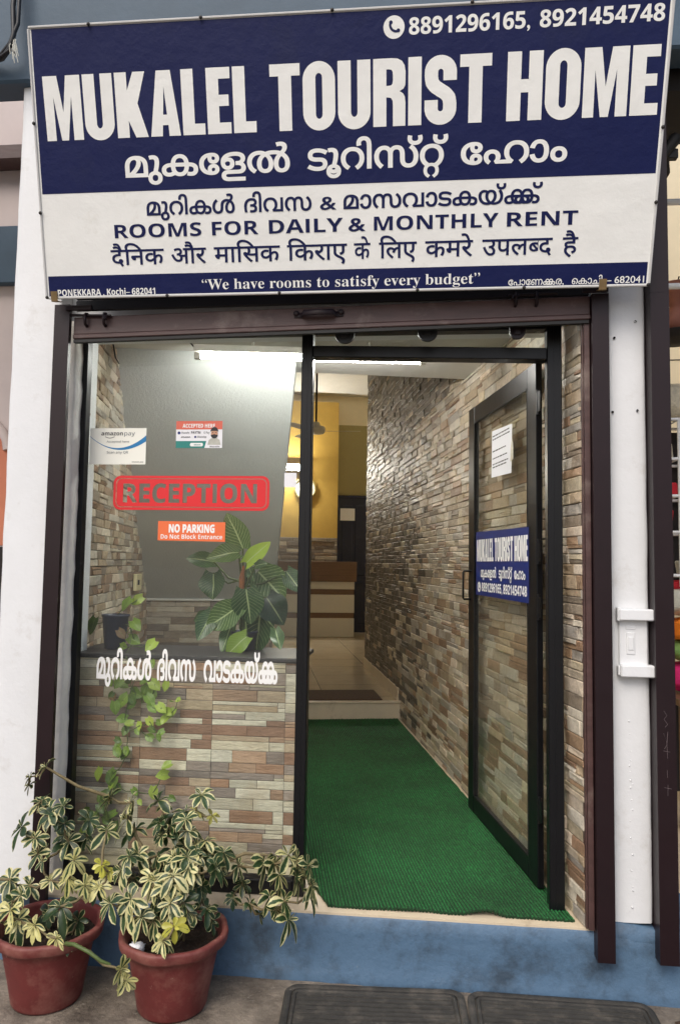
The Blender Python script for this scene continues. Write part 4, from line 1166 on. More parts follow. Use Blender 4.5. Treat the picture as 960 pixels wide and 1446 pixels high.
# ================================================================== CARPET
def carpet():
    b = MB(); rnd = random.Random(9)
    us = []; u = -0.372
    while u < 0.576: us.append(u); u += 0.0125 / 7
    nv = 150; rows = []; cols = []
    for i in range(nv + 1):
        f = (i / nv) ** 1.5; row = []
        for k, u in enumerate(us):
            vf = (0.042 - SU * u) / CU + 0.006 * noise.noise(Vector((u * 9, 1, 0))) + 0.0025 * noise.noise(Vector((u * 60, 2, 0)))
            if u < -0.285: vf += (-0.285 - u) * 4.0
            ve = 3.333
            v = vf + (ve - vf) * f
            ph = (u + 0.372) / 0.0125
            r = max(0.0, math.sin(math.pi * (ph % 1.0))) ** 0.6
            z = ZF + 0.004 + 0.010 * r * (0.75 + 0.5 * noise.noise(Vector((u * 120, v * 90, 0)))) + 0.0022 * noise.noise(Vector((u * 6, v * 5, 4)))
            hump = math.exp(-((u - 0.27) / 0.055) ** 2) * math.exp(-((v - vf) / 0.09) ** 2) * 0.016
            hump += math.exp(-((u - 0.02) / 0.09) ** 2) * math.exp(-((v - vf) / 0.06) ** 2) * 0.004
            row.append(W(u, v, z + hump)); q = 0.10 + 1.02 * r * (0.8 + 0.6 * noise.noise(Vector((u * 150, v * 110, 3)))); cols.append((q, q, q, 1))
        rows.append(row)
    nk = len(us)
    b.grid(rows, col=lambda i, j: cols[i * nk + j])
    fr = rows[0]
    b.grid([[p - Vector((0, -0.001, 0.0085)) for p in fr], [p - Vector((0, 0.0008, 0.002)) for p in fr], fr], (0.3, 0.3, 0.3, 1), smooth=False)
    return b
tag(carpet().build('turf_carpet', MAT['carpet']), 'ribbed green artificial grass carpet running into the entrance', 'carpet')

# ================================================================== LIGHTS INDOORS
t = thing('tube_light', 'lit tube light fixed under the entry ceiling behind the transom', 'tube light', (-0.52, 0.9, 2.55))
a = Vector((-1.06, 0.69, 2.484)); c = Vector((0.053, 0.842, 2.484)); d = (c - a).normalized()
b = MB(); b.tube([a + d * 0.03, c - d * 0.03], 0.013, 16); b.build('glowing_tube', MAT['tube'], t)
b = MB(); n_ = Vector((-d.y, d.x, 0)); b.box(a - n_ * 0.035 + Vector((0, 0, 0.0145)), c - a, n_ * 0.07, Vector((0, 0, 0.033)), bev=0.003); b.build('batten', MAT['laminate'], t)
for f in (0.25, 0.75):
    q = a.lerp(c, f); b = MB(); b.tube([q + Vector((0, 0, 0.045)), q + Vector((0, 0, 0.086))], 0.006, 8); b.build('hanger', MAT['laminate'], t)
for q in (a, c - d * 0.03):
    b = MB(); b.box(q - n_ * 0.014 - Vector((0, 0, 0.016)), d * 0.03, n_ * 0.028, Vector((0, 0, 0.033)), bev=0.003); b.build('end_holder', MAT['laminate'], t)
b = MB(); b.tube([(-1.46, 0.66, 2.566), (-1.3, 0.67, 2.566), (-1.10, 0.69, 2.564), (-1.055, 0.695, 2.52)], 0.004, 8); b.tube([W(-1.30, 0.97, 2.56), W(-1.30, 1.05, 2.50), W(-1.295, 1.12, 2.49)], 0.004, 6)
tag(b.build('light_cable', MAT['cable']), 'thin grey cable running along the entry ceiling to the tube light', 'cable')

# ================================================================== LOBBY
t = thing('feature_wall', 'mustard yellow lobby wall with a grey stone base', 'wall', tuple(W(-1.2, 9.2, ZU)))
b = MB(); b.ubox(-3.4, 0.665, 9.2, 9.44, 1.90, 4.12); b.build('yellow_panel', MAT['yellow'], t)
b = MB(); stone_panel(b, Plane(W(0, 9.198, 0), UAX, ZAX, -VAX), -2.6, 0.665, ZU, 1.898, (0.05, 0.08), (0.15, 0.4), GREYS, 0.01, 51); b.ubox(-3.4, 0.665, 9.2, 9.44, ZU, 1.899); b.build('stone_base', MAT['stone'], t)
b = MB(); b.ubox(0.667, 1.449, 9.42, 9.449, 2.62, 3.79)
tag(b.build('painted_panel', MAT['olive']), 'flat olive painted panel above the navy lobby door', 'wall panel')
t = thing('lobby_door', 'dark navy panelled door at the far end of the lobby', 'door', tuple(W(0.95, 9.42, ZU)))
b = MB()
b.ubox(0.67, 1.25, 9.40, 9.448, ZU, 2.60)
for (z0, z1) in ((0.52, 1.2), (1.3, 2.45)):
    for (u0, u1) in ((0.76, 0.93), (0.98, 1.16)): b.ubox(u0, u1, 9.392, 9.401, z0, z1, bev=0.006)
b.build('leaf', MAT['dark_navy'], t)
b = MB(); b.ubox(0.668, 0.70, 9.38, 9.41, ZU, 2.615, bev=0.004); b.ubox(0.7005, 1.25, 9.38, 9.41, 2.57, 2.615, bev=0.004); b.build('door_frame', MAT['dark_navy'], t)
b = MB(); b.ubox(0.73, 0.97, 9.385, 9.388, 2.20, 2.40)
tag(b.build('paper_notice', MAT['paper']), 'pale paper notice stuck on the navy lobby door', 'notice')
t = thing('reception_counter', 'white reception counter with wood top and dark wood strips', 'counter', tuple(W(-0.8, 8.8, ZU)))
b = MB(); b.ubox(-2.6, 0.905, 8.55, 9.1, 1.217, 1.52, bev=0.004); b.build('wood_top', MAT['wood'], t)
for (z0, z1) in ((ZU + 0.005, 0.66), (0.743, 1.017), (1.10, 1.215)):
    b = MB(); b.ubox(-2.5, 0.88, 8.60, 9.05, z0, z1, bev=0.003); b.build('front_panel', MAT['laminate'], t)
for (z0, z1) in ((0.661, 0.742), (1.018, 1.099)):
    b = MB(); b.ubox(-2.5, 0.875, 8.612, 9.04, z0, z1); b.build('wood_strip', MAT['wood'], t)
t = thing('wall_lamp', 'bright slim lamp glowing on the mustard yellow wall', 'lamp', tuple(W(-0.1, 9.17, 3.02)))
b = MB(); b.tube([W(-0.36, 9.05, 3.02), W(0.10, 9.05, 3.02)], 0.022, 12); b.build('glowing_tube', MAT['tube2'], t)
b = MB(); b.ubox(-0.40, 0.14, 9.08, 9.199, 2.96, 3.08, bev=0.004); b.build('base', MAT['laminate'], t)  # box deepened to block the tube's direct light on the wall
t = thing('wall_clock', 'round wall clock on the mustard wall, half behind the black mullion', 'clock', tuple(W(0.13, 9.19, 2.69)))
b = MB(); b.lathe(W(0.13, 9.197, 2.69), [(0.175, 0.0), (0.18, 0.03), (0.165, 0.035), (0.155, 0.02)], 36, ax=UAX, ay=ZAX, az=-VAX); b.build('rim', MAT['olive'], t)
b = MB(); b.lathe(W(0.13, 9.197, 2.69), [(0.156, 0.018), (0.0, 0.018)], 36, ax=UAX, ay=ZAX, az=-VAX); b.build('dial', MAT['laminate'], t)
KP = Plane(W(0.13, 9.175, 2.69), UAX, ZAX, -VAX)
b = MB(); put_raw(b, KP, stroke([(0, 0), (0.05, 0.06)], 0.012) + stroke([(0, 0), (-0.09, 0.05)], 0.008), 0.0); b.build('hands', MAT['ink'], t)
t = thing('ceiling_fan', 'ceiling fan on a long rod in the lobby', 'fan', tuple(W(0.10, 6.5, 4.28)))
b = MB(); b.lathe(W(0.10, 6.5, 0), [(0.0, 4.279), (0.05, 4.278), (0.055, 4.24), (0.03, 4.19), (0.0, 4.18)], 20); b.build('canopy', MAT['laminate'], t)
b = MB(); b.tube([W(0.10, 6.5, 4.2), W(0.10, 6.5, 3.24)], 0.013, 10); b.build('down_rod', MAT['maroon'], t)
b = MB(); b.lathe(W(0.10, 6.5, 0), [(0.0, 3.27), (0.04, 3.26), (0.05, 3.22), (0.11, 3.20), (0.12, 3.16), (0.10, 3.12), (0.0, 3.11)], 24); b.build('motor', MAT['laminate'], t)
for k in range(3):
    an = math.radians(2 + 120 * k); d = Vector((math.cos(an), math.sin(an), 0)); s = Vector((-d.y, d.x, 0.18))
    b = MB(); o_ = W(0.10, 6.5, 3.145); b.box(o_ + d * 0.10 - s * 0.05, d * 0.46, s * 0.11, Vector((0, 0, 0.006)), bev=0.002); b.build('blade', MAT['laminate'], t)
b = MB(); b.ubox(-0.30, 0.46, 3.40, 3.86, ZU + 0.001, ZU + 0.012, bev=0.003)
tag(b.build('door_mat', MAT['doormat']), 'brown patterned doormat on the raised lobby floor', 'doormat')
t = thing('wall_switch', 'cream switch plate on the stone wall behind the window', 'switch', tuple(W(-1.30, 1.95, 1.35)))
b = MB(); b.ubox(-1.306, -1.285, 1.83, 2.02, 1.31, 1.41, bev=0.003); b.build('plate', MAT['switch'], t)
b = MB(); b.ubox(-1.284, -1.278, 1.86, 1.90, 1.345, 1.375, bev=0.002); b.build('rocker', MAT['ink'], t)

# ================================================================== NEIGHBOURS
t = thing('neighbouring_shop', 'cream walled shop beyond the maroon rail on the right', 'shop', (1.9, 1.4, 0))
b = MB(); b.wbox(0.78, 3.6, 2.5, 2.6, -0.02, 6.0); b.wbox(3.5, 3.6, 0.4, 2.5, -0.02, 3.4); b.wbox(0.845, 0.90, 0.37, 2.5, -0.02, 3.4); b.build('wall', MAT['cream_wall'], t)
b = MB(); b.wbox(0.91, 3.4, 0.12, 0.5, 3.34, 3.7); b.build('shutter_box', MAT['dark'], t)
b = MB(); b.wbox(0.905, 3.5, 0.36, 2.5, 0.16, 0.232); b.build('floor', MAT['cream_tile'], t)
b = MB(); b.wbox(0.91, 3.49, 2.497, 2.499, 2.93, 2.936); b.wbox(0.91, 3.49, 2.497, 2.499, 2.3, 2.306); b.build('wall_seam', MAT['cable'], t)
for i, (z, y) in enumerate(((3.13, 0.6), (2.80, 0.75))):
    b = MB(); b.tube([(0.905, y, z), (2.6, y, z)], 0.014, 10)
    tag(b.build('display_pipe', MAT['white_paint']), ('upper' if i == 0 else 'lower') + ' white hanging pipe across the neighbouring shop', 'pipe', 'display pipes in the next shop')
t = thing('spotlight', 'black clamp spotlight beside the top right edge of the sign', 'spotlight', (1.03, 0.3, 3.2))
b = MB(); b.tube([(0.985, 0.28, 3.150), (1.01, 0.28, 3.185), (1.045, 0.27, 3.235), (1.052, 0.268, 3.245)], [0.014, 0.022, 0.026, 0.020], 14); b.build('head', MAT['rubber'], t)
b = MB(); b.tube([(1.02, 0.30, 3.20), (1.045, 0.36, 3.14), (1.05, 0.6, 3.13)], 0.008, 8); b.wbox(1.02, 1.06, 0.28, 0.31, 3.16, 3.20, bev=0.003); b.build('arm', MAT['rubber'], t)
t = thing('hanging_vase', 'stacked terracotta vase on a dark plate hanging in the next shop', 'vase', (1.32, 1.2, 2.75))
b = MB(); b.lathe((1.355, 1.2, 2.71), [(0.03, 0.0), (0.075, 0.02), (0.07, 0.07), (0.035, 0.12), (0.03, 0.15), (0.06, 0.20), (0.085, 0.26), (0.08, 0.265), (0.05, 0.20)], 24); b.build('body', MAT['terracotta'], t)
b = MB(); b.lathe((1.355, 1.2, 2.66), [(0.0, 0.0), (0.10, 0.01), (0.15, 0.04), (0.148, 0.046), (0.09, 0.02), (0, 0.015)], 28); b.build('plate', MAT['dark'], t)
b = MB(); b.tube([(1.355, 1.2, 2.70), (1.355, 1.15, 3.0), (1.355, 0.75, 2.80)], 0.003, 6); b.build('hanging_cord', MAT['cable'], t)
t = thing('wire_rack', 'white wire shelving rack with dark gaps at the right edge', 'rack', (1.7, 1.3, 1.40))
b = MB()
for x in (1.275, 1.345, 1.6, 1.9):
    for y in (1.16, 1.44): b.tube([(x, y, 1.40), (x, y, 2.26)], 0.008, 8)
b.build('upright', MAT['white_paint'], t)
for z in (1.455, 1.675, 1.86, 2.05, 2.255):
    b = MB()
    for y in (1.16, 1.44): b.tube([(1.26, y, z), (1.92, y, z)], 0.008, 8)
    for k in range(9): b.tube([(1.27 + k * 0.08, 1.16, z), (1.27 + k * 0.08, 1.44, z)], 0.004, 6)
    b.build('shelf', MAT['white_paint'], t)
b = MB(); b.wbox(1.22, 1.95, 1.47, 1.48, 1.36, 2.24); b.build('back_board', MAT['dark'], t)
def packets():
    rnd = random.Random(31)
    for z in (1.462, 1.682, 1.868, 2.058):
        x = 1.285
        while x < 1.85:
            w_, h_ = rnd.uniform(.04, .08), rnd.uniform(.06, .13)
            b = MB(); a = rnd.uniform(-.2, .2)
            b.box((x, 1.22 + rnd.uniform(0, .06), z), (w_, w_ * a, 0), (-.05 * a, .05, 0), (rnd.uniform(-.012, .012), 0, h_), bev=0.008)
            tag(b.build('packet', MAT[rnd.choice(('plastic_wrap', 'cloth_grey', 'cloth_red', 'paper', 'orange', 'plastic_wrap'))]), 'small wrapped packet standing on the white wire rack', 'packet', 'packets on the wire rack')
            x += w_ + rnd.uniform(.01, .07)
packets()
def bundle(name, label, cat, c, r, mat, seed, sq=(1, 1, 1), grp=None):
    b = MB(); n, m = 20, 14; rows = []
    for i in range(m + 1):
        th = math.pi * i / m; row = []
        for k in range(n):
            ph = 2 * math.pi * k / n; d = Vector((math.sin(th) * math.cos(ph), math.sin(th) * math.sin(ph), math.cos(th)))
            rr = r * (1 + (0.35 if name == 'paper_ball' else 0.16) * noise.noise(d * (4.0 if name == 'paper_ball' else 2.2) + Vector((seed, 0, 0))) + 0.10 * noise.noise(d * 6 + Vector((0, seed, 0))))
            e = Vector((math.copysign(abs(d.x) ** 0.7, d.x) * sq[0], math.copysign(abs(d.y) ** 0.7, d.y) * sq[1], math.copysign(abs(d.z) ** 0.75, d.z) * sq[2]))
            row.append(Vector(c) + e * rr)
        rows.append(row)
    b.grid(rows, close=True)
    return tag(b.build(name, MAT[mat]), label, cat, grp)
bundle('wrapped_bundle', 'crumpled plastic wrapped bundle on top of the white wire rack', 'bundle', (1.43, 1.3, 2.37), 0.17, 'plastic_wrap', 1, (1, .7, .6))
bundle('cloth_bundle', 'grey and red cloth bundle just under the white wire rack', 'bundle', (1.40, 1.25, 1.32), 0.12, 'cloth_grey', 2, (1.1, .9, .6))
bundle('cloth_bundle', 'red cloth roll pressed above the grey bundle at the right edge', 'bundle', (1.42, 1.30, 1.395), 0.10, 'cloth_red', 3, (1.2, .8, .35))
bundle('cloth_bundle', 'orange cloth bundle at the right edge between grey and green ones', 'bundle', (1.43, 1.22, 1.185), 0.13, 'cloth_orange', 4, (1, .9, .45))
bundle('cloth_bundle', 'pale green cloth bundle under the orange one at the right edge', 'bundle', (1.43, 1.22, 1.075), 0.13, 'cloth_green', 5, (1, .9, .42))
bundle('cloth_bundle', 'magenta cloth bundle lowest in the stack at the right edge', 'bundle', (1.42, 1.22, 0.945), 0.14, 'cloth_magenta', 6, (1, .9, .5))
t = thing('display_table', 'plain wooden table carrying the coloured cloth bundles', 'table', (1.7, 1.25, 0.232))
b = MB(); b.wbox(1.27, 2.2, 1.0, 1.5, 0.83, 0.865, bev=0.004); b.build('top', MAT['wood'], t)
for x in (1.29, 2.13):
    for y in (1.02, 1.43):
        b = MB(); b.wbox(x, x + 0.05, y, y + 0.05, 0.232, 0.829, bev=0.003); b.build('leg', MAT['wood'], t)
b = MB(); b.wbox(1.30, 2.17, 1.48, 1.495, 0.3, 0.828); b.build('back_panel', MAT['dark'], t)

t = thing('neighbouring_building', 'pinkish neighbouring building with blue band left of the wide pillar', 'building', (-3.5, 1.5, 0))
b = MB(); b.wbox(-7, -1.7, 1.5, 1.7, -0.02, 6.0); b.build('wall', MAT['pink_wall'], t)
b = MB(); b.wbox(-7, -1.75, 1.44, 1.498, 3.17, 3.53, bev=0.006); b.build('blue_band', MAT['beam_blue'], t)
b = MB(); b.wbox(-7, -2.30, 1.36, 1.498, 3.91, 4.0, bev=0.004); b.build('dark_beam', MAT['maroon_dull'], t)
b = MB()
arcp = [(-3.6 + 1.15 * math.cos(a), 2.15 + 0.42 * math.sin(a)) for a in [math.pi * k / 24 for k in range(25)]]
out = [(-2.45, 1.57)] + arcp + [(-4.75, 1.57)]
V_, T_ = fill([out]); b.poly([(p[0], 1.494, p[1]) for p in V_], T_)
b.build('orange_arch', MAT['orange_wall'], t)
b = MB(); b.tube([(x, 1.49, z) for x, z in arcp], 0.03, 8); b.build('arch_moulding', MAT['pink_wall'], t)
b = MB(); b.wbox(-4.75, -2.40, 1.40, 1.492, 0.9, 1.56, bev=0.005); b.build('dark_counter', MAT['dark'], t)

t = thing('cable_bunch', 'frayed bunch of black cables below the blue band at top left', 'cables', (-1.6, -0.1, 3.5))
rnd = random.Random(6)
for pts, r in (([(-1.75, -0.06, 3.47), (-1.64, -0.08, 3.475), (-1.60, -0.10, 3.50), (-1.585, -0.10, 3.56), (-1.60, -0.09, 3.68), (-1.61, -0.06, 3.85)], 0.010),
               ([(-1.75, -0.05, 3.50), (-1.66, -0.07, 3.49), (-1.60, -0.10, 3.52), (-1.57, -0.10, 3.60), (-1.575, -0.09, 3.72), (-1.58, -0.06, 3.9)], 0.008),
               ([(-1.80, -0.05, 3.44), (-1.66, -0.09, 3.465), (-1.59, -0.11, 3.49), (-1.568, -0.11, 3.47)], 0.005)):
    b = MB(); b.tube(pts, r, 8); b.build('cable', MAT['cable'], t)
b = MB()
for k in range(9):
    a = rnd.uniform(-1.2, 0.9); p = Vector((-1.580 + rnd.uniform(-.02, .015), -0.105, 3.495 + rnd.uniform(-.02, .05)))
    b.tube([p, p + Vector((math.cos(a) * .02 - .01, -.01, -.02)), p + Vector((math.cos(a) * .035 - .015, -.005, -.045 - rnd.uniform(0, .02)))], 0.0018, 5)
b.build('frayed_ends', MAT['cloth_grey'], t)

# ================================================================== PLANTS AND POTS
def blade(mb, base, d, up_, L, Wd, col, droop=0.25, fold=0.18, prof='obovate', n=6, twist=0.0, pet=0.0):
    base = Vector(base); d = Vector(d).normalized(); up_ = Vector(up_)
    side = d.cross(up_)
    if side.length < 1e-4: side = d.cross(Vector((1, 0.1, 0)))
    side.normalize(); up_ = side.cross(d).normalized()
    rows, uvs = [], []
    for i in range(n + 1):
        f = i / n
        if prof == 'obovate': w = Wd * (max(math.sin(math.pi * min(f ** 1.25 * 0.95 + 0.04, 1)), 0.0) ** 0.6) * (0.70 + 0.4 * f)
        elif prof == 'heart': w = Wd * (max(math.sin(math.pi * (f * 0.88 + 0.12)), 0.0) ** 0.75) * (1.15 - 0.35 * f)
        else: w = Wd * max(math.sin(math.pi * (f * 0.95 + 0.05)), 0) ** 0.9
        if i == n: w = Wd * 0.03
        c = base + d * (L * f) - Vector((0, 0, 1)) * (droop * L * f * f) + up_ * (0.03 * L * math.sin(f * 5 + L * 90))
        row = []
        for k in range(5):
            x = (k - 2) / 2
            back = -d * (L * 0.16 * abs(x) ** 2) if (prof == 'heart' and i == 0) else Vector((0, 0, 0))
            row.append(c + side * (x * w * 0.5) + up_ * (abs(x) * w * fold + 0.03 * w * math.sin(9 * f + 3 * x)) + back)
        rows.append(row); uvs.append([((k) / 4, f) for k in range(5)])
    mb.grid(rows, col, uvs)
def connect(root, pts, rmin, rmax, rnd, bias=0.0):
    """branches: every cluster joins the nearest already joined node"""
    nodes = [Vector(r) for r in root]; todo = [Vector(p) for p in pts]; segs = []
    while todo:
        best = None
        for i, p in enumerate(todo):
            for q in nodes:
                dd = (p - q).length + bias * max(0, q.z - p.z)
                if best is None or dd < best[0]: best = (dd, i, q)
        p = todo.pop(best[1]); segs.append((best[2], p)); nodes.append(p)
    return segs
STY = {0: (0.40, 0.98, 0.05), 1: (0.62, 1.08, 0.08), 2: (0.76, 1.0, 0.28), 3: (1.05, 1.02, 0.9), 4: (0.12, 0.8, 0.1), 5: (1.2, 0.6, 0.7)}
def shrub(name, label, centre, data, roots, seed, extra):
    rnd = random.Random(seed)
    t = thing(name, label, 'plant', centre)
    fb = MB(); sb = MB()
    cen = Vector(centre) + Vector((0, 0, 0.36))
    data = [(x, y, z, r * (0.72 if kd in (2, 3) else 0.84), kd) for (x, y, z, r, kd) in data]
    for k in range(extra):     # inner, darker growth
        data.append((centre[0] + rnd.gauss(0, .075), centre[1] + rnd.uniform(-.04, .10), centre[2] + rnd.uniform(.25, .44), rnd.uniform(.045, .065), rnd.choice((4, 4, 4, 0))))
    for (x, y, z, r, kd) in list(data):      # every shoot carries a second, smaller whorl lower on the twig
        if rnd.random() < (0.8 if x > -0.6 else 0.5): data.append((x + rnd.gauss(0, .022), y + rnd.uniform(0.0, .045), z - rnd.uniform(.005, .045), r * rnd.uniform(.7, .95), rnd.choice((kd, 0, 4, kd))))
    for (x, y, z, r, kd) in data:
        c = Vector((x, y, z)); outw = (c - cen); outw.z *= 0.4
        ax = (Vector((0, -0.35, 0.75)) + outw * 3.0 + Vector((rnd.uniform(-.5, .5), rnd.uniform(-.5, .15), rnd.uniform(-.3, .1)))).normalized()
        a = ax.orthogonal().normalized(); e = ax.cross(a)
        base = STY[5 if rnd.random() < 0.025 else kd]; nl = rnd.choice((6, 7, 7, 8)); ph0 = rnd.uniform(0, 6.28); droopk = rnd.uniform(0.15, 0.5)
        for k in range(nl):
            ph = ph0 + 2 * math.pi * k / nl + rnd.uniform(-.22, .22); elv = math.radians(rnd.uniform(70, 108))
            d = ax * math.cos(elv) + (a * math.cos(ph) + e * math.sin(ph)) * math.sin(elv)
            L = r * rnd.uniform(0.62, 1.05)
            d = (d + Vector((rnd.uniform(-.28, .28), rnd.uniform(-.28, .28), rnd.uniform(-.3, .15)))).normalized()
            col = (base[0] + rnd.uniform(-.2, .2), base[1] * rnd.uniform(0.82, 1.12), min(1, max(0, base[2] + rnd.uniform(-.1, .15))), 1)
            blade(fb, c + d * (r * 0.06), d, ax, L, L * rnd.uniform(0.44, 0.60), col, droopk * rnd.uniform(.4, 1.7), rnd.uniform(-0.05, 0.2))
        for k in range(rnd.choice((2, 3, 4))):
            ph = rnd.uniform(0, 6.28); elv = math.radians(rnd.uniform(25, 55))
            d = ax * math.cos(elv) + (a * math.cos(ph) + e * math.sin(ph)) * math.sin(elv); L = r * rnd.uniform(0.35, 0.6)
            blade(fb, c, d, ax, L, L * 0.38, (base[0] + .1, 1.05, base[2], 1), 0.05, 0.15)
    for (p, q) in connect(roots, [d[:3] for d in data], 0, 0, rnd, 1.0):
        m = (p + q) / 2 + Vector((rnd.uniform(-.012, .012), rnd.uniform(-.012, .012), -0.012))
        l = (q - p).length; r0 = min(0.0065, 0.0028 + l * 0.022)
        sb.tube([p, p.lerp(m, .6) , m, q.lerp(m, .4), q], [r0, r0 * .95, r0 * .85, r0 * .75, r0 * .6], 7)
    fb.build('foliage', MAT['leaf_var'], t); sb.build('stem', MAT['stem'], t)
    return t
def pot(name_label, x, y, seed):
    t = thing('plant_pot', name_label, 'pot', (x, y, 0))
    mod = lambda a, z: 1 + (0.030 * abs(math.cos(4 * a + 0.2)) - 0.018 if z > 0.2 else 0.008 * math.cos(8 * a + 0.4) * (z / 0.2))
    b = MB(); b.lathe((x, y, 0), [(0.0, 0.002), (0.100, 0.002), (0.112, 0.004), (0.116, 0.012), (0.126, 0.07), (0.138, 0.13), (0.148, 0.180), (0.154, 0.204), (0.160, 0.207), (0.176, 0.213), (0.180, 0.220), (0.183, 0.240), (0.181, 0.2465), (0.172, 0.249), (0.163, 0.2465), (0.160, 0.238), (0.148, 0.20), (0.146, 0.17)], 72, mod=mod)
    b.build('pot_shell', MAT['pot'], t)
    b = MB(); rows = []
    for i in range(13):
        r = 0.150 * (1 - i / 12)
        rows.append([(x + r * math.cos(2*math.pi*k/36), y + r * math.sin(2*math.pi*k/36), 0.205 + 0.016 * noise.noise(Vector((r * 40 * math.cos(2*math.pi*k/36), r * 40 * math.sin(2*math.pi*k/36), seed)))) for k in range(36)])
    b.grid(rows, close=True); rnd = random.Random(seed)
    for k in range(26):
        a = rnd.uniform(0, 6.28); r = rnd.uniform(0, .12); s = rnd.uniform(.004, .011); p = Vector((x + r * math.cos(a), y + r * math.sin(a), 0.214))
        b.face([p + Vector((rnd.uniform(-s, s), rnd.uniform(-s, s), rnd.uniform(-.004, .006))) for _ in range(3)])
    b.build('soil', MAT['soil'], t)
    return t
pot('maroon plastic pot at the left edge, next to the wide white pillar', -1.232, -0.215, 3)
pot('maroon plastic pot with octagonal rim below the shop window, right of the other pot', -0.796, -0.205, 4)
SHRUB_A=[(-1.37,-0.24,0.391,0.072,0),(-1.463,-0.2,0.321,0.073,0),(-1.308,-0.22,0.367,0.058,0),(-1.314,-0.33,0.333,0.083,2),(-1.213,-0.36,0.304,0.064,2),(-1.308,-0.17,0.455,0.064,0),(-1.321,-0.17,0.508,0.059,0),(-1.242,-0.2,0.379,0.058,1),(-1.138,-0.25,0.471,0.081,2),(-1.038,-0.25,0.46,0.062,3),(-1.084,-0.28,0.404,0.066,2),(-1.043,-0.26,0.394,0.062,2),(-1.177,-0.25,0.317,0.081,4),(-1.132,-0.37,0.274,0.054,2),(-0.893,-0.42,0.221,0.071,2),(-1.453,-0.25,0.418,0.072,0),(-1.295,-0.3,0.367,0.061,0),(-1.252,-0.18,0.258,0.069,4),(-1.14,-0.2,0.25,0.068,4),(-1.374,-0.33,0.296,0.078,0),(-0.878,-0.42,0.186,0.053,2),(-1.276,-0.2,0.444,0.049,0),(-1.179,-0.2,0.39,0.058,2),(-1.296,-0.3,0.287,0.065,0)]
SHRUB_B=[(-0.738,-0.25,0.469,0.072,1),(-0.857,-0.27,0.436,0.066,1),(-0.905,-0.33,0.391,0.092,0),(-1.022,-0.08,0.556,0.084,0),(-1.018,-0.06,0.609,0.067,0),(-1.103,-0.05,0.623,0.062,0),(-1.328,-0.1,0.734,0.066,0),(-1.378,-0.12,0.702,0.045,0),(-0.934,-0.2,0.481,0.068,0),(-0.971,-0.26,0.449,0.067,0),(-0.841,-0.28,0.429,0.066,1),(-0.976,-0.33,0.375,0.074,0),(-0.802,-0.22,0.488,0.063,1),(-0.775,-0.3,0.459,0.065,1),(-0.749,-0.08,0.655,0.064,0),(-0.705,-0.09,0.586,0.041,5),(-0.78,-0.12,0.546,0.06,0),(-0.715,-0.14,0.518,0.065,1),(-0.799,-0.2,0.488,0.058,1),(-0.658,-0.12,0.463,0.06,0),(-0.664,-0.12,0.419,0.05,0),(-0.798,-0.3,0.429,0.061,1),(-0.748,-0.36,0.328,0.064,3),(-0.778,-0.38,0.294,0.059,2),(-0.679,-0.22,0.326,0.053,4),(-0.51,-0.1,0.439,0.086,0),(-0.424,-0.12,0.477,0.08,1),(-0.352,-0.12,0.445,0.068,0),(-0.393,-0.14,0.413,0.08,0),(-0.338,-0.12,0.38,0.068,0),(-0.484,-0.13,0.335,0.075,0),(-0.43,-0.14,0.329,0.075,0),(-0.413,-0.15,0.275,0.074,0),(-0.56,-0.1,0.296,0.051,4),(-0.594,-0.08,0.361,0.056,4),(-0.621,-0.1,0.314,0.04,4),(-0.46,-0.08,0.392,0.071,0),(-0.75,-0.22,0.387,0.063,4),(-0.719,-0.2,0.403,0.063,4),(-0.856,-0.26,0.317,0.062,4),(-0.864,-0.34,0.342,0.064,0),(-0.729,-0.24,0.316,0.062,4),(-0.777,-0.32,0.383,0.07,1),(-0.859,-0.16,0.451,0.064,0),(-0.929,-0.14,0.415,0.065,4),(-0.791,-0.12,0.487,0.06,0),(-0.943,-0.2,0.403,0.063,4),(-0.727,-0.18,0.465,0.059,0),(-0.763,-0.09,0.601,0.046,0),(-0.667,-0.2,0.278,0.054,4),(-0.742,-0.28,0.367,0.066,4),(-0.847,-0.22,0.358,0.072,4),(-1.036,-0.22,0.406,0.058,0)]
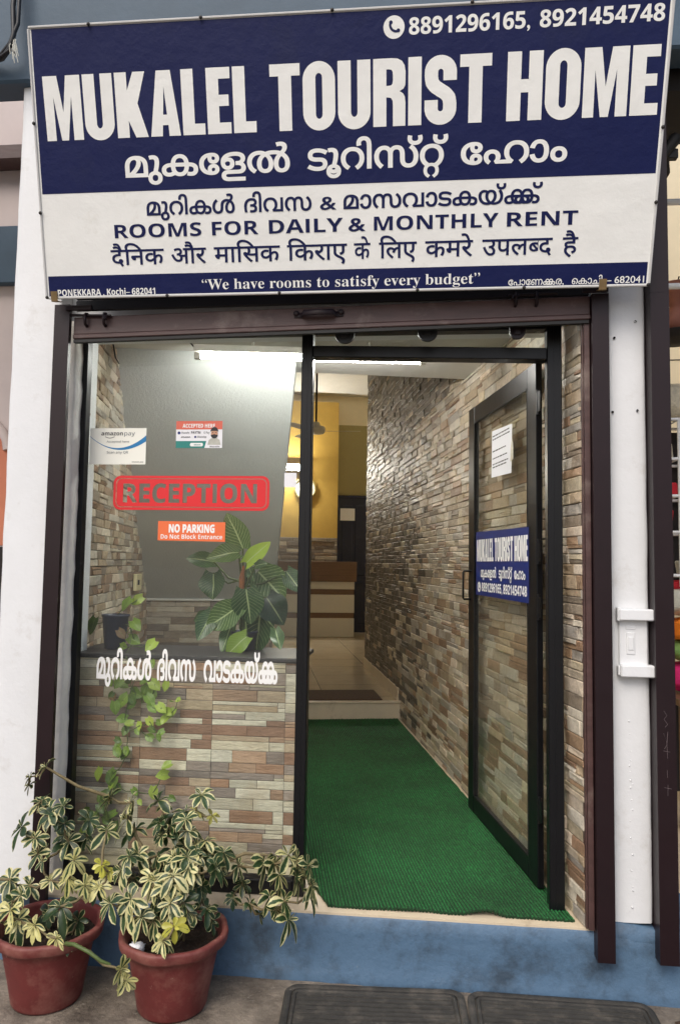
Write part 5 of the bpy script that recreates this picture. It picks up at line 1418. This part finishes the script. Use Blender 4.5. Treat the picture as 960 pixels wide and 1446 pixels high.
POTHOS=[(-1.23,0.374,1.304,0.038,0),(-1.195,0.404,1.32,0.034,1),(-1.191,0.387,1.213,0.038,0),(-1.207,0.41,1.146,0.038,0),(-1.396,0.413,1.206,0.043,4),(-1.232,0.357,1.123,0.029,0),(-1.11,0.351,1.132,0.036,1),(-1.057,0.232,1.071,0.02,0),(-1.188,0.203,0.993,0.027,0),(-1.249,0.373,1.175,0.029,5),(-1.126,0.24,0.947,0.041,0),(-1.167,0.214,0.922,0.037,0),(-1.22,0.232,0.931,0.024,5),(-1.037,0.214,0.989,0.034,1),(-1.053,0.222,0.945,0.032,0),(-1.002,0.198,0.901,0.029,1),(-0.969,0.222,0.876,0.028,1),(-0.946,0.233,0.929,0.015,1),(-1.173,0.216,0.85,0.029,0),(-1.102,0.227,0.821,0.021,1),(-1.057,0.224,0.839,0.024,2),(-1.001,0.193,0.805,0.021,0),(-1.06,0.228,0.778,0.026,0),(-1.158,0.22,0.801,0.024,4),(-1.182,0.205,0.719,0.027,0),(-1.14,0.192,0.728,0.021,0),(-1.216,0.233,0.616,0.034,0),(-0.996,0.214,0.634,0.034,1),(-1.034,0.226,0.56,0.029,1),(-1.114,0.234,0.557,0.021,0),(-1.232,0.226,0.54,0.033,4),(-1.186,0.236,0.571,0.021,0),(-1.267,0.21,0.457,0.028,0),(-1.322,0.23,0.399,0.024,1),(-1.133,0.212,0.909,0.028,4),(-1.09,0.237,1.005,0.028,0),(-1.156,0.234,1.004,0.028,4),(-1.038,0.195,0.901,0.027,0),(-1.24,0.197,0.497,0.027,4),(-1.284,0.201,0.438,0.024,4),(-1.317,0.238,0.473,0.021,4)]
PHILO=[((-0.742, 0.444, 1.55),(-0.813, 0.429, 1.701),0.091,0),((-0.719, 0.43, 1.489),(-0.615, 0.401, 1.575),0.057,3),((-0.759, 0.439, 1.532),(-0.877, 0.391, 1.505),0.072,0),((-0.873, 0.459, 1.49),(-0.986, 0.439, 1.501),0.058,4),((-0.883, 0.49, 1.441),(-0.88, 0.482, 1.338),0.101,4),((-0.682, 0.493, 1.45),(-0.578, 0.506, 1.334),0.132,0),((-0.557, 0.499, 1.452),(-0.494, 0.49, 1.37),0.068,4),((-0.716, 0.416, 1.374),(-0.7, 0.43, 1.242),0.111,4),((-0.666, 0.496, 1.29),(-0.685, 0.515, 1.112),0.132,4),((-0.634, 0.457, 1.338),(-0.566, 0.453, 1.234),0.103,5),((-0.749, 0.421, 1.298),(-0.877, 0.431, 1.207),0.099,0),((-0.873, 0.457, 1.266),(-0.914, 0.402, 1.164),0.073,4),((-0.706, 0.406, 1.174),(-0.79, 0.419, 1.09),0.072,1),((-0.794, 0.499, 1.213),(-0.815, 0.42, 1.111),0.055,4),((-0.717, 0.48, 1.462),(-0.691, 0.439, 1.414),0.037,4),((-0.586, 0.415, 1.206),(-0.554, 0.36, 1.133),0.048,4),((-0.894, 0.477, 1.261),(-0.961, 0.492, 1.228),0.043,4),((-0.676, 0.404, 1.475),(-0.624, 0.388, 1.485),0.036,4)]

shrub('variegated_shrub', 'yellowish variegated umbrella shrub in the left pot beside the wide pillar', (-1.225, -0.205, 0.21), SHRUB_A, [(-1.24, -0.20, 0.21), (-1.18, -0.23, 0.21), (-1.30, -0.2, 0.21), (-1.115, -0.36, 0.25), (-1.0, -0.42, 0.268)], 15, 12)
shrub('variegated_shrub', 'tall cream edged umbrella shrub spreading right along the platform from its pot', (-0.79, -0.20, 0.21), SHRUB_B, [(-0.79, -0.19, 0.21), (-0.83, -0.18, 0.21), (-0.76, -0.21, 0.21), (-0.715, -0.17, 0.33), (-0.66, -0.13, 0.44), (-0.58, -0.11, 0.47), (-0.87, -0.14, 0.35), (-0.95, -0.1, 0.46)], 16, 20)
b = MB(); b.tube([(-0.79, -0.19, 0.20), (-0.755, -0.175, 0.27), (-0.715, -0.17, 0.33), (-0.66, -0.13, 0.44), (-0.58, -0.11, 0.47), (-0.50, -0.10, 0.465)], [0.011, 0.010, 0.009, 0.008, 0.006, 0.004], 9)
b.tube([(-0.83, -0.18, 0.20), (-0.87, -0.14, 0.35), (-0.95, -0.1, 0.46), (-1.02, -0.08, 0.55)], [0.010, 0.009, 0.007, 0.005], 9)
o = bpy.data.objects['variegated_shrub.001']
b.build('branch', MAT['stem'], o)
b = MB(); b.tube([(-1.10, -0.34, 0.24), (-1.085, -0.40, 0.275), (-1.05, -0.42, 0.285), (-1.0, -0.425, 0.268), (-0.955, -0.43, 0.245), (-0.93, -0.42, 0.232)], [0.006, 0.0065, 0.006, 0.006, 0.005, 0.004], 9)
b.build('branch', MAT['green_stem'], bpy.data.objects['variegated_shrub'])
bundle('paper_ball', 'crumpled white paper lying on the soil of the right pot', 'litter', (-0.886, -0.315, 0.232), 0.022, 'paper', 9, (1.1, .9, .75))

# plants on the ledge behind the window
t = thing('plant_pot', 'tapered navy pot with a trailing plant on the granite ledge', 'pot', (-1.297, 0.42, 1.104))
b = MB(); b.lathe((-1.297, 0.42, 1.104), [(0, 0.001), (0.040, 0.001), (0.044, 0.006), (0.056, 0.138), (0.060, 0.142), (0.060, 0.150), (0.055, 0.150), (0.052, 0.135)], 32); b.build('pot_shell', MAT['pot_dark'], t)
b = MB(); b.lathe((-1.297, 0.42, 1.104), [(0.0525, 0.130), (0.0, 0.136)], 24); b.build('soil', MAT['soil'], t)
t = thing('trailing_plant', 'light green trailing vine hanging from the ledge down the window', 'plant', (-1.26, 0.42, 1.23))
rnd = random.Random(12); fb = MB(); sb = MB()
PST = {0: (0.0, 0.95, 0.1), 1: (0.0, 1.1, 0.6), 2: (0.1, 1.35, 1.0), 4: (0.0, 0.62, 0.0), 5: (0.9, 0.9, 0.2)}
for (x, y, z, s, k) in [p for p in POTHOS] + [(x + rnd.gauss(0, .022), y + rnd.uniform(-.012, .012), z + rnd.gauss(-.01, .03), s * rnd.uniform(.7, 1.0), rnd.choice((k, 0, 4, 1))) for (x, y, z, s, k) in POTHOS for _ in range(1) if z < 1.06] + [(-1.19 + rnd.gauss(0, .05), .225, rnd.uniform(.32, .72), .03, rnd.choice((0, 4, 1))) for _ in range(9)]:
    c = Vector((x, y, z)); st = PST[k]
    d = Vector((rnd.uniform(-.8, .8), rnd.uniform(-.35, .1), rnd.uniform(-1, .1))).normalized()
    upv = Vector((rnd.uniform(-.5, .5), -1, rnd.uniform(.2, .9)))
    col = (st[0], st[1] * rnd.uniform(.85, 1.12), min(1, st[2] + rnd.uniform(0, .2)), 1)
    blade(fb, c - d * s * 0.75, d, upv, s * 1.6, s * 1.35, col, 0.12, 0.12, 'heart')
roots = [(-1.29, 0.42, 1.25), (-1.22, 0.40, 1.20), (-1.19, 0.33, 1.13), (-1.17, 0.235, 1.09), (-1.12, 0.225, 1.03), (-1.16, 0.22, 0.85), (-1.15, 0.215, 0.70)]
for (p, q) in list(zip(map(Vector, roots), map(Vector, roots[1:]))) + connect(roots, [p[:3] for p in POTHOS], 0, 0, rnd, 0.0):
    m = (p + q) / 2 + Vector((rnd.uniform(-.01, .01), 0, -0.008)); sb.tube([p, m, q], 0.0018, 6)
fb.build('foliage', MAT['leaf_pothos'], t); sb.build('vine', MAT['green_stem'], t)
t = thing('philodendron', 'large leaved dark green house plant behind the window next to the mullion', 'plant', (-0.74, 0.46, 1.2))
fb = MB(); sb = MB(); crown = Vector((-0.748, 0.47, 1.375)); rnd = random.Random(14)
for (a, c, wd, k) in PHILO:
    a, c = Vector(a), Vector(c); L = (c - a).length
    col = {0: (1.0, 1.25, 0.16), 1: (0.4, 1.1, 0.55), 3: (0.25, 1.3, 1.0), 4: (0.7, 1.1, 0.05), 5: (0.15, 0.5, 0.0)}[k] + (1,)
    upv = Vector((rnd.uniform(-.3, .3), -1, rnd.uniform(.1, .6)))
    blade(fb, a, c - a + Vector((0, 0, 0.08 * L)), upv, L * 1.08, wd * 1.28, col, 0.06, 0.14, 'heart', n=10)
    m = (a + crown) / 2 + Vector((0, 0.01, -0.012)); sb.tube([crown + Vector((0, 0, rnd.uniform(-.05, .05))), m, a], [0.006, 0.0048, 0.0038], 8)
sb.tube([(-0.735, 0.47, 1.16), (-0.742, 0.47, 1.28), (-0.748, 0.47, 1.375)], [0.014, 0.012, 0.010], 10)
fb.build('foliage', MAT['leaf_vein'], t); sb.build('stem', MAT['green_stem'], t)
b = MB(); b.tube([(-0.748, 0.462, 1.36), (-0.745, 0.452, 1.42), (-0.738, 0.45, 1.475)], [0.012, 0.013, 0.004], 8); b.build('dry_sheath', MAT['orange_brown'], t)
t = thing('plant_pot', 'small dark pot under the large leaved plant on the granite ledge', 'pot', (-0.735, 0.48, 1.104))
b = MB(); b.lathe((-0.735, 0.48, 1.104), [(0, 0.001), (0.042, 0.001), (0.046, 0.006), (0.056, 0.075), (0.060, 0.078), (0.060, 0.086), (0.054, 0.086), (0.051, 0.072)], 32); b.build('pot_shell', MAT['pot_dark'], t)
b = MB(); b.lathe((-0.735, 0.48, 1.104), [(0.052, 0.068), (0.0, 0.072)], 24); b.build('soil', MAT['soil'], t)

# ================================================================== MATS ON THE PAVEMENT
MAT['groove_shade_black'] = pbr('groove_shade_black', lin(14, 14, 14), 0.9)  # near-black that paints shade into the gaps between mat ribs
def rubber_mat(label, x0, y1, w, d, rot, seed):
    ca, sa = math.cos(rot), math.sin(rot)
    P = lambda x, y, z: Vector((x0 + x * ca + y * sa, y1 + x * sa - y * ca, z))
    t = thing('rubber_mat', label, 'doormat', tuple(P(w / 2, d / 2, 0.0)), 'black ribbed rubber mats')
    b = MB()
    def ring(ins, z, r, n=7):
        q = rrect(ins, w - ins, ins, d - ins, max(r - ins * 0.8, 0.006), n)
        return [P(x, y, z + 0.0012 * noise.noise(Vector((x * 12, y * 12, seed)))) for x, y in q]
    r0 = 0.05
    b.grid([ring(0.0, 0.002, r0), ring(0.001, 0.009, r0), ring(0.006, 0.013, r0), ring(0.022, 0.0135, r0), ring(0.026, 0.009, r0)], close=True)
    b.grid([ring(0.028, 0.008, r0), ring(0.032, 0.0115, r0), ring(0.040, 0.0115, r0), ring(0.044, 0.007, r0), ring(0.08, 0.0065, r0)], close=True, smooth=False)
    b.build('border', MAT['mat_rubber'], t)
    b = MB(); b.face([P(0.03, 0.03, 0.0062), P(w - 0.03, 0.03, 0.0062), P(w - 0.03, d - 0.03, 0.0062), P(0.03, d - 0.03, 0.0062)])
    b.build('backing', MAT['groove_shade_black'], t)  # base sheet coloured darker than the ribs so the grooves look deeper
    b = MB()
    y = 0.052
    while y < d - 0.055:
        rows = []
        for i in range(41):
            x = 0.048 + (w - 0.096) * i / 40; e = 0.0016 * noise.noise(Vector((x * 14, y * 20, seed)))
            rows.append([P(x, y, 0.0058), P(x, y + 0.0015, 0.0115 + e), P(x, y + 0.0150, 0.0115 + e), P(x, y + 0.0165, 0.0058)])
        b.grid(rows, smooth=False); y += 0.0248
    b.build('ribbed_field', MAT['mat_rubber'], t)
rubber_mat('black ribbed rubber mat nearer the plants, left of the other one', -0.435, -0.050, 0.62, 0.42, math.radians(3.6), 1)
rubber_mat('black ribbed rubber mat with its right end towards the narrow pillar', 0.195, -0.014, 0.62, 0.42, math.radians(0.2), 2)
b = MB(); rnd = random.Random(21)
rows = []
for i in range(12):
    rows.append([(0.865 + 0.4 * k / 14 + 0.012 * noise.noise(Vector((i * .7, k * .7, 1))), -0.10 - 0.35 * i / 11 + 0.01 * noise.noise(Vector((i * .9, k * .9, 4))), 0.004 + (0.022 + 0.012 * noise.noise(Vector((i * 1.3, k * 1.3, 7))) if 0 < i < 11 and 0 < k < 14 else 0)) for k in range(15)])
b.grid(rows)
tag(b.build('coir_mat', MAT['doormat']), 'rough brown coir mat at the bottom right corner', 'doormat')
